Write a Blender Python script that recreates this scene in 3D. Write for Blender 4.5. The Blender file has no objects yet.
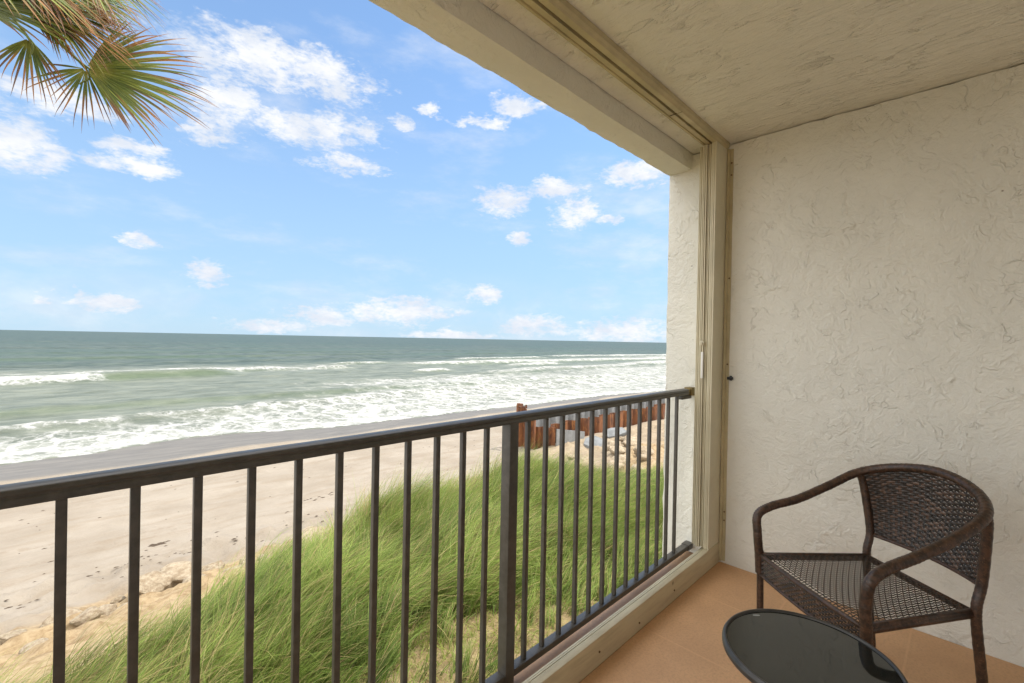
import bpy, bmesh, math, random
import numpy as np
from mathutils import Vector, Matrix, noise as mnoise

S = bpy.context.scene
COL = S.collection
random.seed(7)
rng = np.random.default_rng(11)
PI = math.pi

# ------------------------------------------------------------------ camera
cam_data = bpy.data.cameras.new('camera')
cam_data.sensor_width = 36.0
cam_data.lens = 454.1 / 1024 * 36.0
cam_data.clip_start = 0.02
cam_data.clip_end = 40000
cam = bpy.data.objects.new('camera', cam_data)
COL.objects.link(cam)
RT = Vector((0.7064167, -0.7075267, 0.0195288))
DN = Vector((0.0106232, -0.0169895, -0.9997992))
FW = Vector((0.7077165, 0.7064823, -0.0044855))
mw = Matrix.Identity(4)
for i, ax in enumerate((RT, -DN, -FW)):
    for k in range(3):
        mw[k][i] = ax[k]
mw[0][3], mw[1][3], mw[2][3] = 0.0, 0.0, 1.28
cam.matrix_world = mw
S.camera = cam

# ------------------------------------------------------------------ exposure
S.view_settings.view_transform = 'Standard'
S.view_settings.look = 'None'
S.view_settings.gamma = 1
S.view_settings.exposure = 0.95
S.view_settings.use_curve_mapping = False
S.cycles.max_bounces = 10
S.cycles.diffuse_bounces = 6
S.cycles.glossy_bounces = 4
S.cycles.transparent_max_bounces = 8
S.cycles.use_denoising = True
S.cycles.sample_clamp_indirect = 8

# ------------------------------------------------------------------ node helper
class NT:
    def __init__(self, tree):
        self.t = tree
        self.n = tree.nodes
        self.l = tree.links
    def new(self, typ, **kw):
        nd = self.n.new(typ)
        for k, v in kw.items():
            setattr(nd, k, v)
        return nd
    def put(self, sock, v):
        if hasattr(v, 'is_output') or hasattr(v, 'links'):
            self.l.new(v, sock)
        else:
            if isinstance(v, (tuple, list)) and len(v) == 3 and sock.type == 'RGBA':
                v = (*v, 1.0)
            sock.default_value = v
    def math(self, op, a, b=0.0, c=0.0, clamp=False):
        nd = self.new('ShaderNodeMath', operation=op, use_clamp=clamp)
        self.put(nd.inputs[0], a); self.put(nd.inputs[1], b)
        if op in ('MULTIPLY_ADD', 'SMOOTH_MIN', 'SMOOTH_MAX', 'WRAP'):
            self.put(nd.inputs[2], c)
        return nd.outputs[0]
    def vmath(self, op, a, b=(0, 0, 0)):
        nd = self.new('ShaderNodeVectorMath', operation=op)
        self.put(nd.inputs[0], a); self.put(nd.inputs[1], b)
        return nd.outputs['Value'] if op in ('DOT_PRODUCT', 'LENGTH', 'DISTANCE') else nd.outputs['Vector']
    def noise(self, vec, scale, detail=4.0, rough=0.55, dist=0.0, out='Fac'):
        nd = self.new('ShaderNodeTexNoise')
        self.put(nd.inputs['Vector'], vec)
        nd.inputs['Scale'].default_value = scale
        nd.inputs['Detail'].default_value = detail
        nd.inputs['Roughness'].default_value = rough
        nd.inputs['Distortion'].default_value = dist
        return nd.outputs[out]
    def voro(self, vec, scale, feature='F1', out='Distance', rnd=1.0):
        nd = self.new('ShaderNodeTexVoronoi', feature=feature)
        self.put(nd.inputs['Vector'], vec)
        nd.inputs['Scale'].default_value = scale
        nd.inputs['Randomness'].default_value = rnd
        return nd.outputs[out]
    def step(self, v, a, b, lo=0.0, hi=1.0):
        nd = self.new('ShaderNodeMapRange', interpolation_type='SMOOTHSTEP')
        self.put(nd.inputs['Value'], v)
        nd.inputs['From Min'].default_value = a; nd.inputs['From Max'].default_value = b
        nd.inputs['To Min'].default_value = lo; nd.inputs['To Max'].default_value = hi
        return nd.outputs['Result']
    def mix(self, f, a, b, mode='MIX'):
        nd = self.new('ShaderNodeMix', data_type='RGBA', blend_type=mode)
        self.put(nd.inputs[0], f); self.put(nd.inputs[6], a); self.put(nd.inputs[7], b)
        return nd.outputs[2]
    def bump(self, h, strength, dist, normal=None):
        nd = self.new('ShaderNodeBump')
        nd.inputs['Strength'].default_value = strength
        nd.inputs['Distance'].default_value = dist
        self.put(nd.inputs['Height'], h)
        if normal is not None:
            self.put(nd.inputs['Normal'], normal)
        return nd.outputs['Normal']
    def scaled(self, vec, s):
        return self.vmath('MULTIPLY', vec, s)
    def coords(self):
        return self.new('ShaderNodeTexCoord').outputs['Object']
    def attr(self, name, out='Color'):
        nd = self.new('ShaderNodeAttribute', attribute_name=name)
        return nd.outputs[out]
    def sep(self, v):
        nd = self.new('ShaderNodeSeparateXYZ'); self.put(nd.inputs[0], v)
        return nd.outputs

# ------------------------------------------------------------------ world: sky and clouds
SUN_EL, SUN_ROT = math.radians(57), math.radians(112)
world = bpy.data.worlds.new('World')
S.world = world
world.use_nodes = True
w = NT(world.node_tree)
w.n.clear()
sky = w.new('ShaderNodeTexSky', sky_type='NISHITA')
sky.sun_disc = False
sky.sun_elevation = SUN_EL
sky.sun_rotation = SUN_ROT
sky.altitude = 0
sky.air_density = 1.0
sky.dust_density = 0.1
sky.ozone_density = 2.2
D = w.new('ShaderNodeTexCoord').outputs['Generated']
CLOUDS = [(0.274,0.842,0.466,0.16,0.036),(0.193,0.898,0.396,0.048,0.051),(0.329,0.863,0.384,0.122,0.029),(0.174,0.923,0.343,0.033,0.022),(0.088,0.959,0.27,0.051,0.014),(0.079,0.952,0.296,0.042,0.012),(0.394,0.856,0.335,0.064,0.016),(-0.048,0.961,0.272,0.053,0.035),(-0.019,0.964,0.265,0.028,0.011),(-0.017,0.998,0.055,0.018,0.011),(0.051,0.998,0.046,0.043,0.016),(0.032,0.998,0.056,0.017,0.01),(0.094,0.983,0.156,0.023,0.013),(0.583,0.689,0.43,0.055,0.012),(0.625,0.631,0.459,0.047,0.017),(0.658,0.695,0.291,0.055,0.024),(0.766,0.585,0.266,0.056,0.024),(0.725,0.612,0.315,0.062,0.018),(0.818,0.465,0.337,0.076,0.022),(0.511,0.858,0.056,0.136,0.023),(0.372,0.927,0.042,0.069,0.018),(0.66,0.745,0.096,0.037,0.02),(0.743,0.668,0.031,0.07,0.022),(0.862,0.506,0.021,0.123,0.026),(0.609,0.793,0.003,0.096,0.011),(-0.001,0.942,0.337,0.082,0.019),(0.467,0.779,0.419,0.023,0.014),(0.809,0.531,0.253,0.028,0.01),(0.704,0.676,0.218,0.03,0.01),(0.188,0.976,0.106,0.034,0.022),(0.279,0.96,0.018,0.07,0.012),(0.505,0.74,0.444,0.019,0.01)]
Dz = w.scaled(D, (1, 1, 2.0))
warp = w.noise(Dz, 13, 5, 0.62, out='Color')
warp = w.vmath('SUBTRACT', warp, (0.5, 0.5, 0.5))
warp2 = w.vmath('SUBTRACT', w.noise(Dz, 38, 4, 0.6, out='Color'), (0.5, 0.5, 0.5))
Dw = w.vmath('ADD', D, w.scaled(warp, (0.075, 0.075, 0.034)))
Dw = w.vmath('ADD', Dw, w.scaled(warp2, (0.045, 0.045, 0.026)))
m = None
for cx, cy, cz, a, b in CLOUDS:
    c = Vector((cx, cy, cz)).normalized()
    h = Vector((0, 0, 1)).cross(c).normalized()
    v = c.cross(h).normalized()
    e1 = w.vmath('DOT_PRODUCT', Dw, tuple(h / (a * 1.18)))
    e2 = w.vmath('SUBTRACT', Dw, tuple(c))
    e2 = w.vmath('DOT_PRODUCT', e2, tuple(v / (b * 1.38)))
    q = w.math('MULTIPLY_ADD', e1, e1, w.math('MULTIPLY', e2, e2))
    m = q if m is None else w.math('SMOOTH_MIN', m, q, 0.5)
blob = w.math('SUBTRACT', 1.0, w.math('MINIMUM', m, 3.0))
fb = w.math('ADD', w.math('MULTIPLY', w.noise(Dz, 15, 9, 0.58, 0.2), 0.48), w.math('MULTIPLY', w.noise(Dz, 42, 7, 0.6, 0.3), 0.30))
fb = w.math('ADD', fb, w.math('MULTIPLY', w.noise(w.scaled(D, (1, 1, 2.6)), 95, 5, 0.6, 0.4), 0.22))
fb2 = w.noise(Dz, 5, 8, 0.6, 0.2)
dens = w.math('ADD', w.math('MULTIPLY', blob, 0.66), w.math('MULTIPLY', w.math('SUBTRACT', fb, 0.5), 3.5))
alpha = w.step(dens, -0.08, 0.76)
# thin veil along the horizon, added fill-light cumulus over the unseen rest of the dome
sx, sy, sz = w.sep(D)
veil = w.math('MULTIPLY', w.step(sz, 0.16, 0.0), w.step(fb2, 0.40, 0.72, 0.0, 0.55))
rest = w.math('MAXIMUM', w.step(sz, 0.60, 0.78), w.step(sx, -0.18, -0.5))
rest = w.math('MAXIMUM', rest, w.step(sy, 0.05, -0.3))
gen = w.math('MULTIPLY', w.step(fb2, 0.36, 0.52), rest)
wisps = w.math('MULTIPLY', w.step(w.noise(w.scaled(D, (1, 1, 3)), 4, 7, 0.62), 0.46, 0.80), 0.55)
alpha2 = w.math('MAXIMUM', w.math('MAXIMUM', alpha, wisps), w.math('MAXIMUM', veil, gen))
alpha2 = w.math('MULTIPLY', alpha2, w.step(sz, -0.01, 0.006))
shade = w.noise(w.vmath('ADD', Dz, (0.0, 0.0, 0.03)), 13, 5, 0.6)
ccol = w.mix(w.step(shade, 0.35, 0.62), (3.45, 3.5, 3.6), (2.75, 2.95, 3.3))
tint = w.mix(1.0, sky.outputs[0], (0.56, 0.71, 0.84), 'MULTIPLY')
# pale humid air low over the sea
tint = w.mix(w.step(sz, 0.60, 0.0, 0.30, 0.85), tint, (1.62, 2.34, 3.14))
# unseen clouds brightened well past the visible ones to light the shaded balcony
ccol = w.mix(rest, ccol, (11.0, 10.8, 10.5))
bg = w.new('ShaderNodeBackground')
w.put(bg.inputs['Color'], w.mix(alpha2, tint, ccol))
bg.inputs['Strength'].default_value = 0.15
wo = w.new('ShaderNodeOutputWorld')
w.l.new(bg.outputs[0], wo.inputs['Surface'])

# ------------------------------------------------------------------ sun
sun_data = bpy.data.lights.new('sun', 'SUN')
sun_data.energy = 2.1
sun_data.angle = math.radians(0.6)
sun_data.color = (1.0, 0.94, 0.85)
sun = bpy.data.objects.new('sun', sun_data)
COL.objects.link(sun)
sdir = Vector((math.sin(SUN_ROT) * math.cos(SUN_EL), math.cos(SUN_ROT) * math.cos(SUN_EL), math.sin(SUN_EL)))
sun.rotation_euler = (-sdir).to_track_quat('-Z', 'Y').to_euler()

# ------------------------------------------------------------------ object helpers
def link(name, me, mat=None, parent=None):
    o = bpy.data.objects.new(name, me)
    COL.objects.link(o)
    if mat is not None:
        for mm in (mat if isinstance(mat, (list, tuple)) else [mat]):
            me.materials.append(mm)
    if parent is not None:
        o.parent = parent
    return o

def tag(o, label=None, cat=None, group=None, kind=None):
    if label: o['label'] = label
    if cat: o['category'] = cat
    if group: o['group'] = group
    if kind: o['kind'] = kind
    return o

def empty(name, loc=(0, 0, 0), rz=0.0):
    o = bpy.data.objects.new(name, None)
    o.empty_display_size = 0.1
    COL.objects.link(o)
    o.location = loc
    o.rotation_euler = (0, 0, rz)
    return o

def np_mesh(name, verts, faces, smooth=True, colors=None, cname='Col'):
    """verts (n,3); faces: (m,k) array or list of such arrays."""
    me = bpy.data.meshes.new(name)
    if not isinstance(faces, list):
        faces = [faces]
    nf = sum(len(f) for f in faces)
    nl = sum(f.size for f in faces)
    me.vertices.add(len(verts))
    me.vertices.foreach_set('co', np.ascontiguousarray(verts, dtype=np.float32).ravel())
    me.loops.add(nl)
    me.loops.foreach_set('vertex_index', np.concatenate([f.ravel() for f in faces]).astype(np.int32))
    me.polygons.add(nf)
    sizes = np.concatenate([np.full(len(f), f.shape[1], dtype=np.int32) for f in faces])
    starts = np.concatenate([[0], np.cumsum(sizes)[:-1]]).astype(np.int32)
    me.polygons.foreach_set('loop_start', starts)
    me.update(calc_edges=True)
    if smooth:
        me.polygons.foreach_set('use_smooth', np.ones(nf, dtype=bool))
    if colors is not None:
        ca = me.color_attributes.new(cname, 'FLOAT_COLOR', 'POINT')
        c4 = np.ones((len(verts), 4), dtype=np.float32)
        c4[:, :3] = colors
        ca.data.foreach_set('color', c4.ravel())
    me.validate()
    return me

class MB:
    """collects boxes, tubes and sheets into ONE mesh"""
    def __init__(self):
        self.v, self.f, self.c = [], [], []
        self.n = 0
    def add(self, verts, faces, col=None):
        b = self.n
        self.v += [tuple(p) for p in verts]
        self.f += [tuple(i + b for i in f) for f in faces]
        if col is None:
            col = (1, 1, 1)
        self.c += ([col] * len(verts) if not isinstance(col, list) else col)
        self.n += len(verts)
    def box(self, x0, x1, y0, y1, z0, z1):
        p = [(x, y, z) for z in (z0, z1) for y in (y0, y1) for x in (x0, x1)]
        self.add(p, [(0, 2, 3, 1), (4, 5, 7, 6), (0, 1, 5, 4), (2, 6, 7, 3), (0, 4, 6, 2), (1, 3, 7, 5)])
    def tube(self, path, rad, sides=10, caps=True, squash=1.0, col=None):
        path = [Vector(p) for p in path]
        n = len(path)
        if not hasattr(rad, '__len__'):
            rad = [rad] * n
        T = []
        for i in range(n):
            a = path[max(i - 1, 0)]; b = path[min(i + 1, n - 1)]
            T.append((b - a).normalized())
        up = Vector((0, 0, 1)) if abs(T[0].z) < 0.9 else Vector((1, 0, 0))
        N = (up - T[0] * up.dot(T[0])).normalized()
        vs, fs = [], []
        for i in range(n):
            N = (N - T[i] * N.dot(T[i])).normalized()
            B = T[i].cross(N)
            for k in range(sides):
                a = 2 * PI * k / sides
                vs.append(path[i] + (N * math.cos(a) + B * math.sin(a) * squash) * rad[i])
        for i in range(n - 1):
            for k in range(sides):
                k2 = (k + 1) % sides
                fs.append((i * sides + k, i * sides + k2, (i + 1) * sides + k2, (i + 1) * sides + k))
        if caps:
            fs.append(tuple(reversed(range(sides))))
            fs.append(tuple(range((n - 1) * sides, n * sides)))
        self.add(vs, fs, col)
    def lathe(self, prof, sides=48, center=(0, 0, 0), axis='z'):
        vs, fs = [], []
        for r, z in prof:
            for k in range(sides):
                a = 2 * PI * k / sides
                p = (r * math.cos(a), r * math.sin(a), z)
                if axis == 'x':
                    p = (p[2], p[0], p[1])
                elif axis == 'y':
                    p = (p[0], p[2], p[1])
                vs.append((p[0] + center[0], p[1] + center[1], p[2] + center[2]))
        for i in range(len(prof) - 1):
            for k in range(sides):
                k2 = (k + 1) % sides
                fs.append((i * sides + k, i * sides + k2, (i + 1) * sides + k2, (i + 1) * sides + k))
        fs.append(tuple(reversed(range(sides))))
        fs.append(tuple(range((len(prof) - 1) * sides, len(prof) * sides)))
        self.add(vs, fs)
    def prism(self, poly, z0, z1, axis='z'):
        """extrude a 2D polygon; axis x: poly is (y,z) ; axis z: (x,y)"""
        n = len(poly)
        mk = {'z': lambda p, t: (p[0], p[1], t), 'x': lambda p, t: (t, p[0], p[1])}[axis]
        vs = [mk(p, z0) for p in poly] + [mk(p, z1) for p in poly]
        fs = [(i, (i + 1) % n, n + (i + 1) % n, n + i) for i in range(n)]
        fs += [tuple(reversed(range(n))), tuple(range(n, 2 * n))]
        self.add(vs, fs)
    def mesh(self, name, smooth=False, bevel=0.0, segs=2, colors=False, auto=None):
        me = bpy.data.meshes.new(name)
        me.from_pydata(self.v, [], self.f)
        me.update()
        bm = bmesh.new(); bm.from_mesh(me)
        bmesh.ops.recalc_face_normals(bm, faces=bm.faces)
        if bevel > 0:
            es = [e for e in bm.edges if len(e.link_faces) == 2 and e.calc_face_angle(0) > 0.6]
            bmesh.ops.bevel(bm, geom=es, offset=bevel, segments=segs, affect='EDGES', profile=0.6)
        bm.to_mesh(me); bm.free()
        if colors:
            ca = me.color_attributes.new('Col', 'FLOAT_COLOR', 'POINT')
            c4 = np.ones((len(self.v), 4), dtype=np.float32)
            c4[:, :3] = np.array(self.c, dtype=np.float32)
            ca.data.foreach_set('color', c4.ravel())
        if smooth or bevel > 0:
            me.polygons.foreach_set('use_smooth', np.ones(len(me.polygons), dtype=bool))
            if auto is not None or bevel > 0:
                me.set_sharp_from_angle(angle=auto or 0.7)
        return me
    def build(self, name, mat, parent=None, **kw):
        return link(name, self.mesh(name, **kw), mat, parent)

def cr(P, n=8):
    """Catmull-Rom through control points"""
    P = np.array(P, float)
    Q = np.vstack([2 * P[0] - P[1], P, 2 * P[-1] - P[-2]])
    o = []
    for i in range(1, len(Q) - 2):
        a, b, c, d = Q[i - 1:i + 3]
        for t in np.linspace(0, 1, n, endpoint=False):
            o.append(.5 * ((2 * b) + (c - a) * t + (2 * a - 5 * b + 4 * c - d) * t * t + (3 * b - a - 3 * c + d) * t ** 3))
    o.append(P[-1])
    return np.array(o)

def rough_box(x0, x1, y0, y1, z0, z1, res, amp, sc=5.0, round_=0.012):
    """stuccoed block: subdivided, softened edges, slightly uneven faces"""
    bm = bmesh.new()
    cx, cy, cz = (x0 + x1) / 2, (y0 + y1) / 2, (z0 + z1) / 2
    vmap = {}
    def vert(p):
        k = (round(p[0], 5), round(p[1], 5), round(p[2], 5))
        if k not in vmap:
            vmap[k] = bm.verts.new(k)
        return vmap[k]
    def grid(ax, val, a0, a1, b0, b1):
        na = max(1, int(round((a1 - a0) / res))); nb = max(1, int(round((b1 - b0) / res)))
        A = np.linspace(a0, a1, na + 1); B = np.linspace(b0, b1, nb + 1)
        for i in range(na):
            for j in range(nb):
                q = []
                for aa, bb in ((A[i], B[j]), (A[i + 1], B[j]), (A[i + 1], B[j + 1]), (A[i], B[j + 1])):
                    p = [aa, bb]; p.insert(ax, val); q.append(vert(p))
                try: bm.faces.new(q)
                except ValueError: pass
    for val in (x0, x1): grid(0, val, y0, y1, z0, z1)
    for val in (y0, y1): grid(1, val, x0, x1, z0, z1)
    for val in (z0, z1): grid(2, val, x0, x1, y0, y1)
    bmesh.ops.recalc_face_normals(bm, faces=bm.faces)
    for v in bm.verts:
        p = v.co.copy()
        on = [(abs(p.x - x0) < 1e-4) - (abs(p.x - x1) < 1e-4), (abs(p.y - y0) < 1e-4) - (abs(p.y - y1) < 1e-4), (abs(p.z - z0) < 1e-4) - (abs(p.z - z1) < 1e-4)]
        n_on = sum(1 for k in on if k)
        d = Vector([float(k) for k in on])
        q = mnoise.noise_vector(p * sc) * amp + mnoise.noise_vector(p * sc * 3.3) * amp * 0.6
        if n_on >= 2:
            v.co = p + d * round_ * (1 + 0.8 * mnoise.noise(p * 14)) + q
        else:
            v.co = p + q
    me = bpy.data.meshes.new('rough'); bm.to_mesh(me); bm.free()
    me.polygons.foreach_set('use_smooth', np.ones(len(me.polygons), dtype=bool))
    me.set_sharp_from_angle(angle=1.1)
    return me

# numpy value noise
def vnoise(x, y, seed=0):
    xi = np.floor(x).astype(np.int64); yi = np.floor(y).astype(np.int64)
    xf = x - xi; yf = y - yi
    u = xf * xf * (3 - 2 * xf); v = yf * yf * (3 - 2 * yf)
    def hsh(a, b):
        h = (a * 374761393 + b * 668265263 + seed * 974634777) & 0x7fffffff
        h = ((h ^ (h >> 13)) * 1274126177) & 0x7fffffff
        h = h ^ (h >> 16)
        return (h & 0xffff) / 65535.0
    return (hsh(xi, yi) * (1 - u) + hsh(xi + 1, yi) * u) * (1 - v) + (hsh(xi, yi + 1) * (1 - u) + hsh(xi + 1, yi + 1) * u) * v
def fbm(x, y, oct=4, seed=0, g=0.5):
    a, s, t = 1.0, 0.0, 0.0
    for o in range(oct):
        s = s + a * vnoise(x * 2 ** o + 17.3 * o, y * 2 ** o - 9.1 * o, seed + o); t += a; a *= g
    return s / t
def sst(v, a, b):
    t = np.clip((v - a) / (b - a), 0, 1)
    return t * t * (3 - 2 * t)

# ------------------------------------------------------------------ materials
def newmat(name):
    m = bpy.data.materials.new(name); m.use_nodes = True
    t = NT(m.node_tree)
    b = t.n.get('Principled BSDF')
    return m, t, b

def stucco(name, col, dark, kind):
    m, t, b = newmat(name)
    P = t.coords()
    if kind == 'ceiling':
        Q = t.scaled(P, (5.0, 1.5, 4.0))
        rot = t.new('ShaderNodeVectorRotate', rotation_type='Z_AXIS')
        t.put(rot.inputs['Vector'], P); rot.inputs['Angle'].default_value = math.radians(-28)
        Q = t.scaled(P, (2.6, 0.8, 2.0))
    else:
        Q = P
    dw = t.vmath('ADD', Q, t.scaled(t.vmath('SUBTRACT', t.noise(Q, 3.2, 4, 0.6, out='Color'), (0.5,) * 3), (0.34,) * 3))
    n1 = t.noise(dw, 3.4 if kind != 'ceiling' else 2.6, 4, 0.55)
    n2 = t.noise(t.vmath('ADD', dw, (7.1, 3.3, 1.7)), 6.2 if kind != 'ceiling' else 4.2, 4, 0.55)
    brk = t.noise(P, 5.5, 3, 0.6)
    def ridge(n, lvl, wd):
        d = t.math('ABSOLUTE', t.math('SUBTRACT', n, lvl))
        return t.step(d, wd, 0.0)
    r1 = t.math('MULTIPLY', ridge(n1, 0.5, 0.024), t.step(brk, 0.40, 0.60))
    r2 = t.math('MULTIPLY', ridge(n2, 0.56, 0.024), t.step(brk, 0.58, 0.42))
    r3 = t.math('MULTIPLY', ridge(n2, 0.43, 0.020), t.step(brk, 0.46, 0.60))
    rid = t.math('MAXIMUM', r1, t.math('MAXIMUM', r2, r3))
    rid = t.math('MULTIPLY', rid, t.step(t.noise(P, 10.0, 3, 0.6), 0.38, 0.62, 0.15, 1.0))
    plate = t.step(n1, 0.47, 0.53)
    grain = t.noise(P, 42, 5, 0.65)
    big = t.noise(P, 1.3, 4, 0.6)
    h = t.math('ADD', t.math('MULTIPLY', rid, 0.46 if kind != 'ceiling' else 0.85), t.math('MULTIPLY', plate, 0.22))
    h = t.math('ADD', h, t.math('MULTIPLY', grain, 0.5))
    h = t.math('ADD', h, t.math('MULTIPLY', t.noise(dw, 11 if kind != 'ceiling' else 7, 5, 0.68), 1.9))
    c = t.mix(t.step(big, 0.3, 0.7), col, tuple(x * 0.90 for x in col))
    if kind == 'wall':
        fine_line = t.step(rid, 0.72, 0.98)
        # dirt settled along the trowel ridges
        stain = t.math('MULTIPLY', fine_line, t.step(t.noise(P, 2.3, 3, 0.6), 0.36, 0.62, 0.02, 0.20))
        c = t.mix(stain, c, dark)
        specks = t.math('MULTIPLY', t.step(t.voro(P, 16), 0.09, 0.03), t.step(t.noise(P, 1.9, 2), 0.60, 0.72))
        c = t.mix(specks, c, (0.13, 0.085, 0.04))
        b.inputs['Roughness'].default_value = 0.62
    elif kind == 'ceiling':
        b.inputs['Roughness'].default_value = 0.36
    else:
        b.inputs['Roughness'].default_value = 0.6
    t.put(b.inputs['Base Color'], c)
    t.put(b.inputs['Normal'], t.bump(h, 0.95 if kind == 'wall' else (1.0 if kind == 'ceiling' else 0.9), 0.007))
    return m

M_wall = stucco('stucco_cream', (0.80, 0.79, 0.715), (0.40, 0.31, 0.18), 'wall')
M_beam = stucco('stucco_beam', (0.79, 0.765, 0.675), (0.4, 0.33, 0.2), 'beam')
M_ceil = stucco('ceiling_paint', (0.85, 0.82, 0.72), (0.4, 0.33, 0.2), 'ceiling')

def simple(name, col, rough=0.5, metal=0.0, bump=None, var=0.12, vscale=9.0, spec=None):
    m, t, b = newmat(name)
    P = t.coords()
    n = t.noise(P, vscale, 5, 0.6)
    t.put(b.inputs['Base Color'], t.mix(t.step(n, 0.3, 0.7), tuple(x * (1 - var) for x in col), tuple(min(1, x * (1 + var)) for x in col)))
    t.put(b.inputs['Roughness'], t.step(t.noise(P, vscale * 2.3, 4), 0.3, 0.7, rough * 0.85, min(1, rough * 1.15)))
    b.inputs['Metallic'].default_value = metal
    if spec is not None: b.inputs['Specular IOR Level'].default_value = spec
    if bump:
        t.put(b.inputs['Normal'], t.bump(t.noise(P, bump[0], 5, 0.6), bump[1], bump[2]))
    return m

def bronze_mat():
    m, t, b = newmat('bronze_powder_coat')
    P = t.coords()
    n = t.noise(P, 30, 5, 0.65)
    c = t.mix(t.step(n, 0.35, 0.7), (0.060, 0.055, 0.048), (0.088, 0.081, 0.071))
    chips = t.math('MULTIPLY', t.step(t.voro(P, 7.0), 0.05, 0.03), t.step(t.noise(P, 3), 0.55, 0.6))
    c = t.mix(chips, c, (0.35, 0.33, 0.30))
    t.put(b.inputs['Base Color'], c)
    t.put(b.inputs['Roughness'], t.step(n, 0.3, 0.7, 0.32, 0.46))
    t.put(b.inputs['Normal'], t.bump(t.noise(P, 160, 3), 0.12, 0.001))
    return m
M_bronze = bronze_mat()
M_alu = simple('cream_aluminium', (0.62, 0.57, 0.42), 0.42, 0.0, (60, 0.06, 0.001), 0.08, 4)
M_alu_dark = simple('aged_cream_aluminium', (0.47, 0.40, 0.24), 0.45, 0.0, (60, 0.06, 0.001), 0.15, 5)
M_gap = simple('dark_track_gap', (0.012, 0.010, 0.008), 0.8)
M_white = simple('white_plastic', (0.80, 0.80, 0.76), 0.35, 0, None, 0.03)
M_black = simple('black_plastic', (0.012, 0.012, 0.012), 0.45)
M_screw = simple('rusty_screw', (0.16, 0.10, 0.05), 0.6, 0.4)
M_brass = simple('weathered_brass', (0.22, 0.16, 0.06), 0.5, 0.5, None, 0.3, 40)
M_tframe = simple('table_frame_metal', (0.050, 0.047, 0.043), 0.38, 0.2, (120, 0.1, 0.001), 0.2, 20)

def curb_mat():
    m, t, b = newmat('cream_painted_curb')
    P = t.coords()
    sm = t.noise(t.scaled(P, (1.0, 6, 10)), 3.0, 5, 0.65)
    c = t.mix(t.step(sm, 0.40, 0.72), (0.60, 0.53, 0.36), (0.47, 0.40, 0.26))
    ch = t.math('MULTIPLY', t.step(t.voro(P, 9.0), 0.14, 0.04), t.step(t.noise(P, 4, 3), 0.52, 0.62))
    c = t.mix(ch, c, (0.16, 0.12, 0.07))
    t.put(b.inputs['Base Color'], c)
    b.inputs['Roughness'].default_value = 0.5
    t.put(b.inputs['Normal'], t.bump(t.noise(P, 26, 5, 0.6), 0.15, 0.004))
    return m
M_curb = curb_mat()

def floor_mat(name, col, joints):
    m, t, b = newmat(name)
    P = t.coords()
    n = t.noise(P, 2.2, 5, 0.6)
    g = t.noise(P, 95, 4, 0.7)
    c = t.mix(t.step(n, 0.3, 0.7), tuple(x * 1.08 for x in col), tuple(x * 0.90 for x in col))
    c = t.mix(t.step(g, 0.42, 0.68, 0, 0.55), c, tuple(x * 0.72 for x in col))
    sc = t.math('MULTIPLY', t.step(t.voro(P, 22), 0.10, 0.04), t.step(t.noise(P, 5, 3), 0.56, 0.66))
    c = t.mix(sc, c, tuple(x * 0.45 for x in col))
    h = t.math('MULTIPLY', g, 0.5)
    if joints:
        x, y, z = t.sep(P)
        fx = t.math('ABSOLUTE', t.math('SUBTRACT', t.math('FRACT', t.math('ADD', t.math('MULTIPLY', x, 1 / 0.46), 0.43)), 0.5))
        fy = t.math('ABSOLUTE', t.math('SUBTRACT', t.math('FRACT', t.math('ADD', t.math('MULTIPLY', y, 1 / 0.46), 0.17)), 0.5))
        j = t.math('MAXIMUM', t.step(fx, 0.012, 0.004), t.step(fy, 0.012, 0.004))
        c = t.mix(t.math('MULTIPLY', j, t.step(n, 0.35, 0.6, 0.05, 0.40)), c, tuple(min(1, x * 1.16 + 0.02) for x in col))
        h = t.math('SUBTRACT', h, t.math('MULTIPLY', j, 0.25))
    t.put(b.inputs['Base Color'], c)
    t.put(b.inputs['Roughness'], t.step(n, 0.3, 0.7, 0.48, 0.62))
    t.put(b.inputs['Normal'], t.bump(h, 0.3, 0.002))
    return m
M_floor = floor_mat('terracotta_floor_paint', (0.62, 0.365, 0.190), True)
M_ledge = floor_mat('ledge_paint', (0.42, 0.235, 0.115), False)

def vcol_mat(name, rough=0.6, transl=0.0, noise_amt=0.0, spec=0.5):
    m, t, b = newmat(name)
    c = t.attr('Col')
    if noise_amt:
        P = t.coords()
        n = t.noise(P, 25, 4, 0.6)
        c = t.mix(1.0, c, t.mix(n, (1 - noise_amt,) * 3, (1 + noise_amt,) * 3), 'MULTIPLY')
    t.put(b.inputs['Base Color'], c)
    b.inputs['Roughness'].default_value = rough
    b.inputs['Specular IOR Level'].default_value = spec
    if transl > 0:
        tr = t.new('ShaderNodeBsdfTranslucent'); t.put(tr.inputs['Color'], c)
        mx = t.new('ShaderNodeMixShader'); mx.inputs[0].default_value = transl
        out = t.n.get('Material Output')
        t.l.new(b.outputs[0], mx.inputs[1]); t.l.new(tr.outputs[0], mx.inputs[2])
        t.l.new(mx.outputs[0], out.inputs['Surface'])
    return m
M_grass = vcol_mat('dune_grass', 0.5, 0.40, 0, 0.35)
M_palm = vcol_mat('palm_leaf', 0.42, 0.22, 0, 0.5)
M_wicker = vcol_mat('brown_wicker', 0.40, 0.0, 0.25, 0.5)

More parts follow.
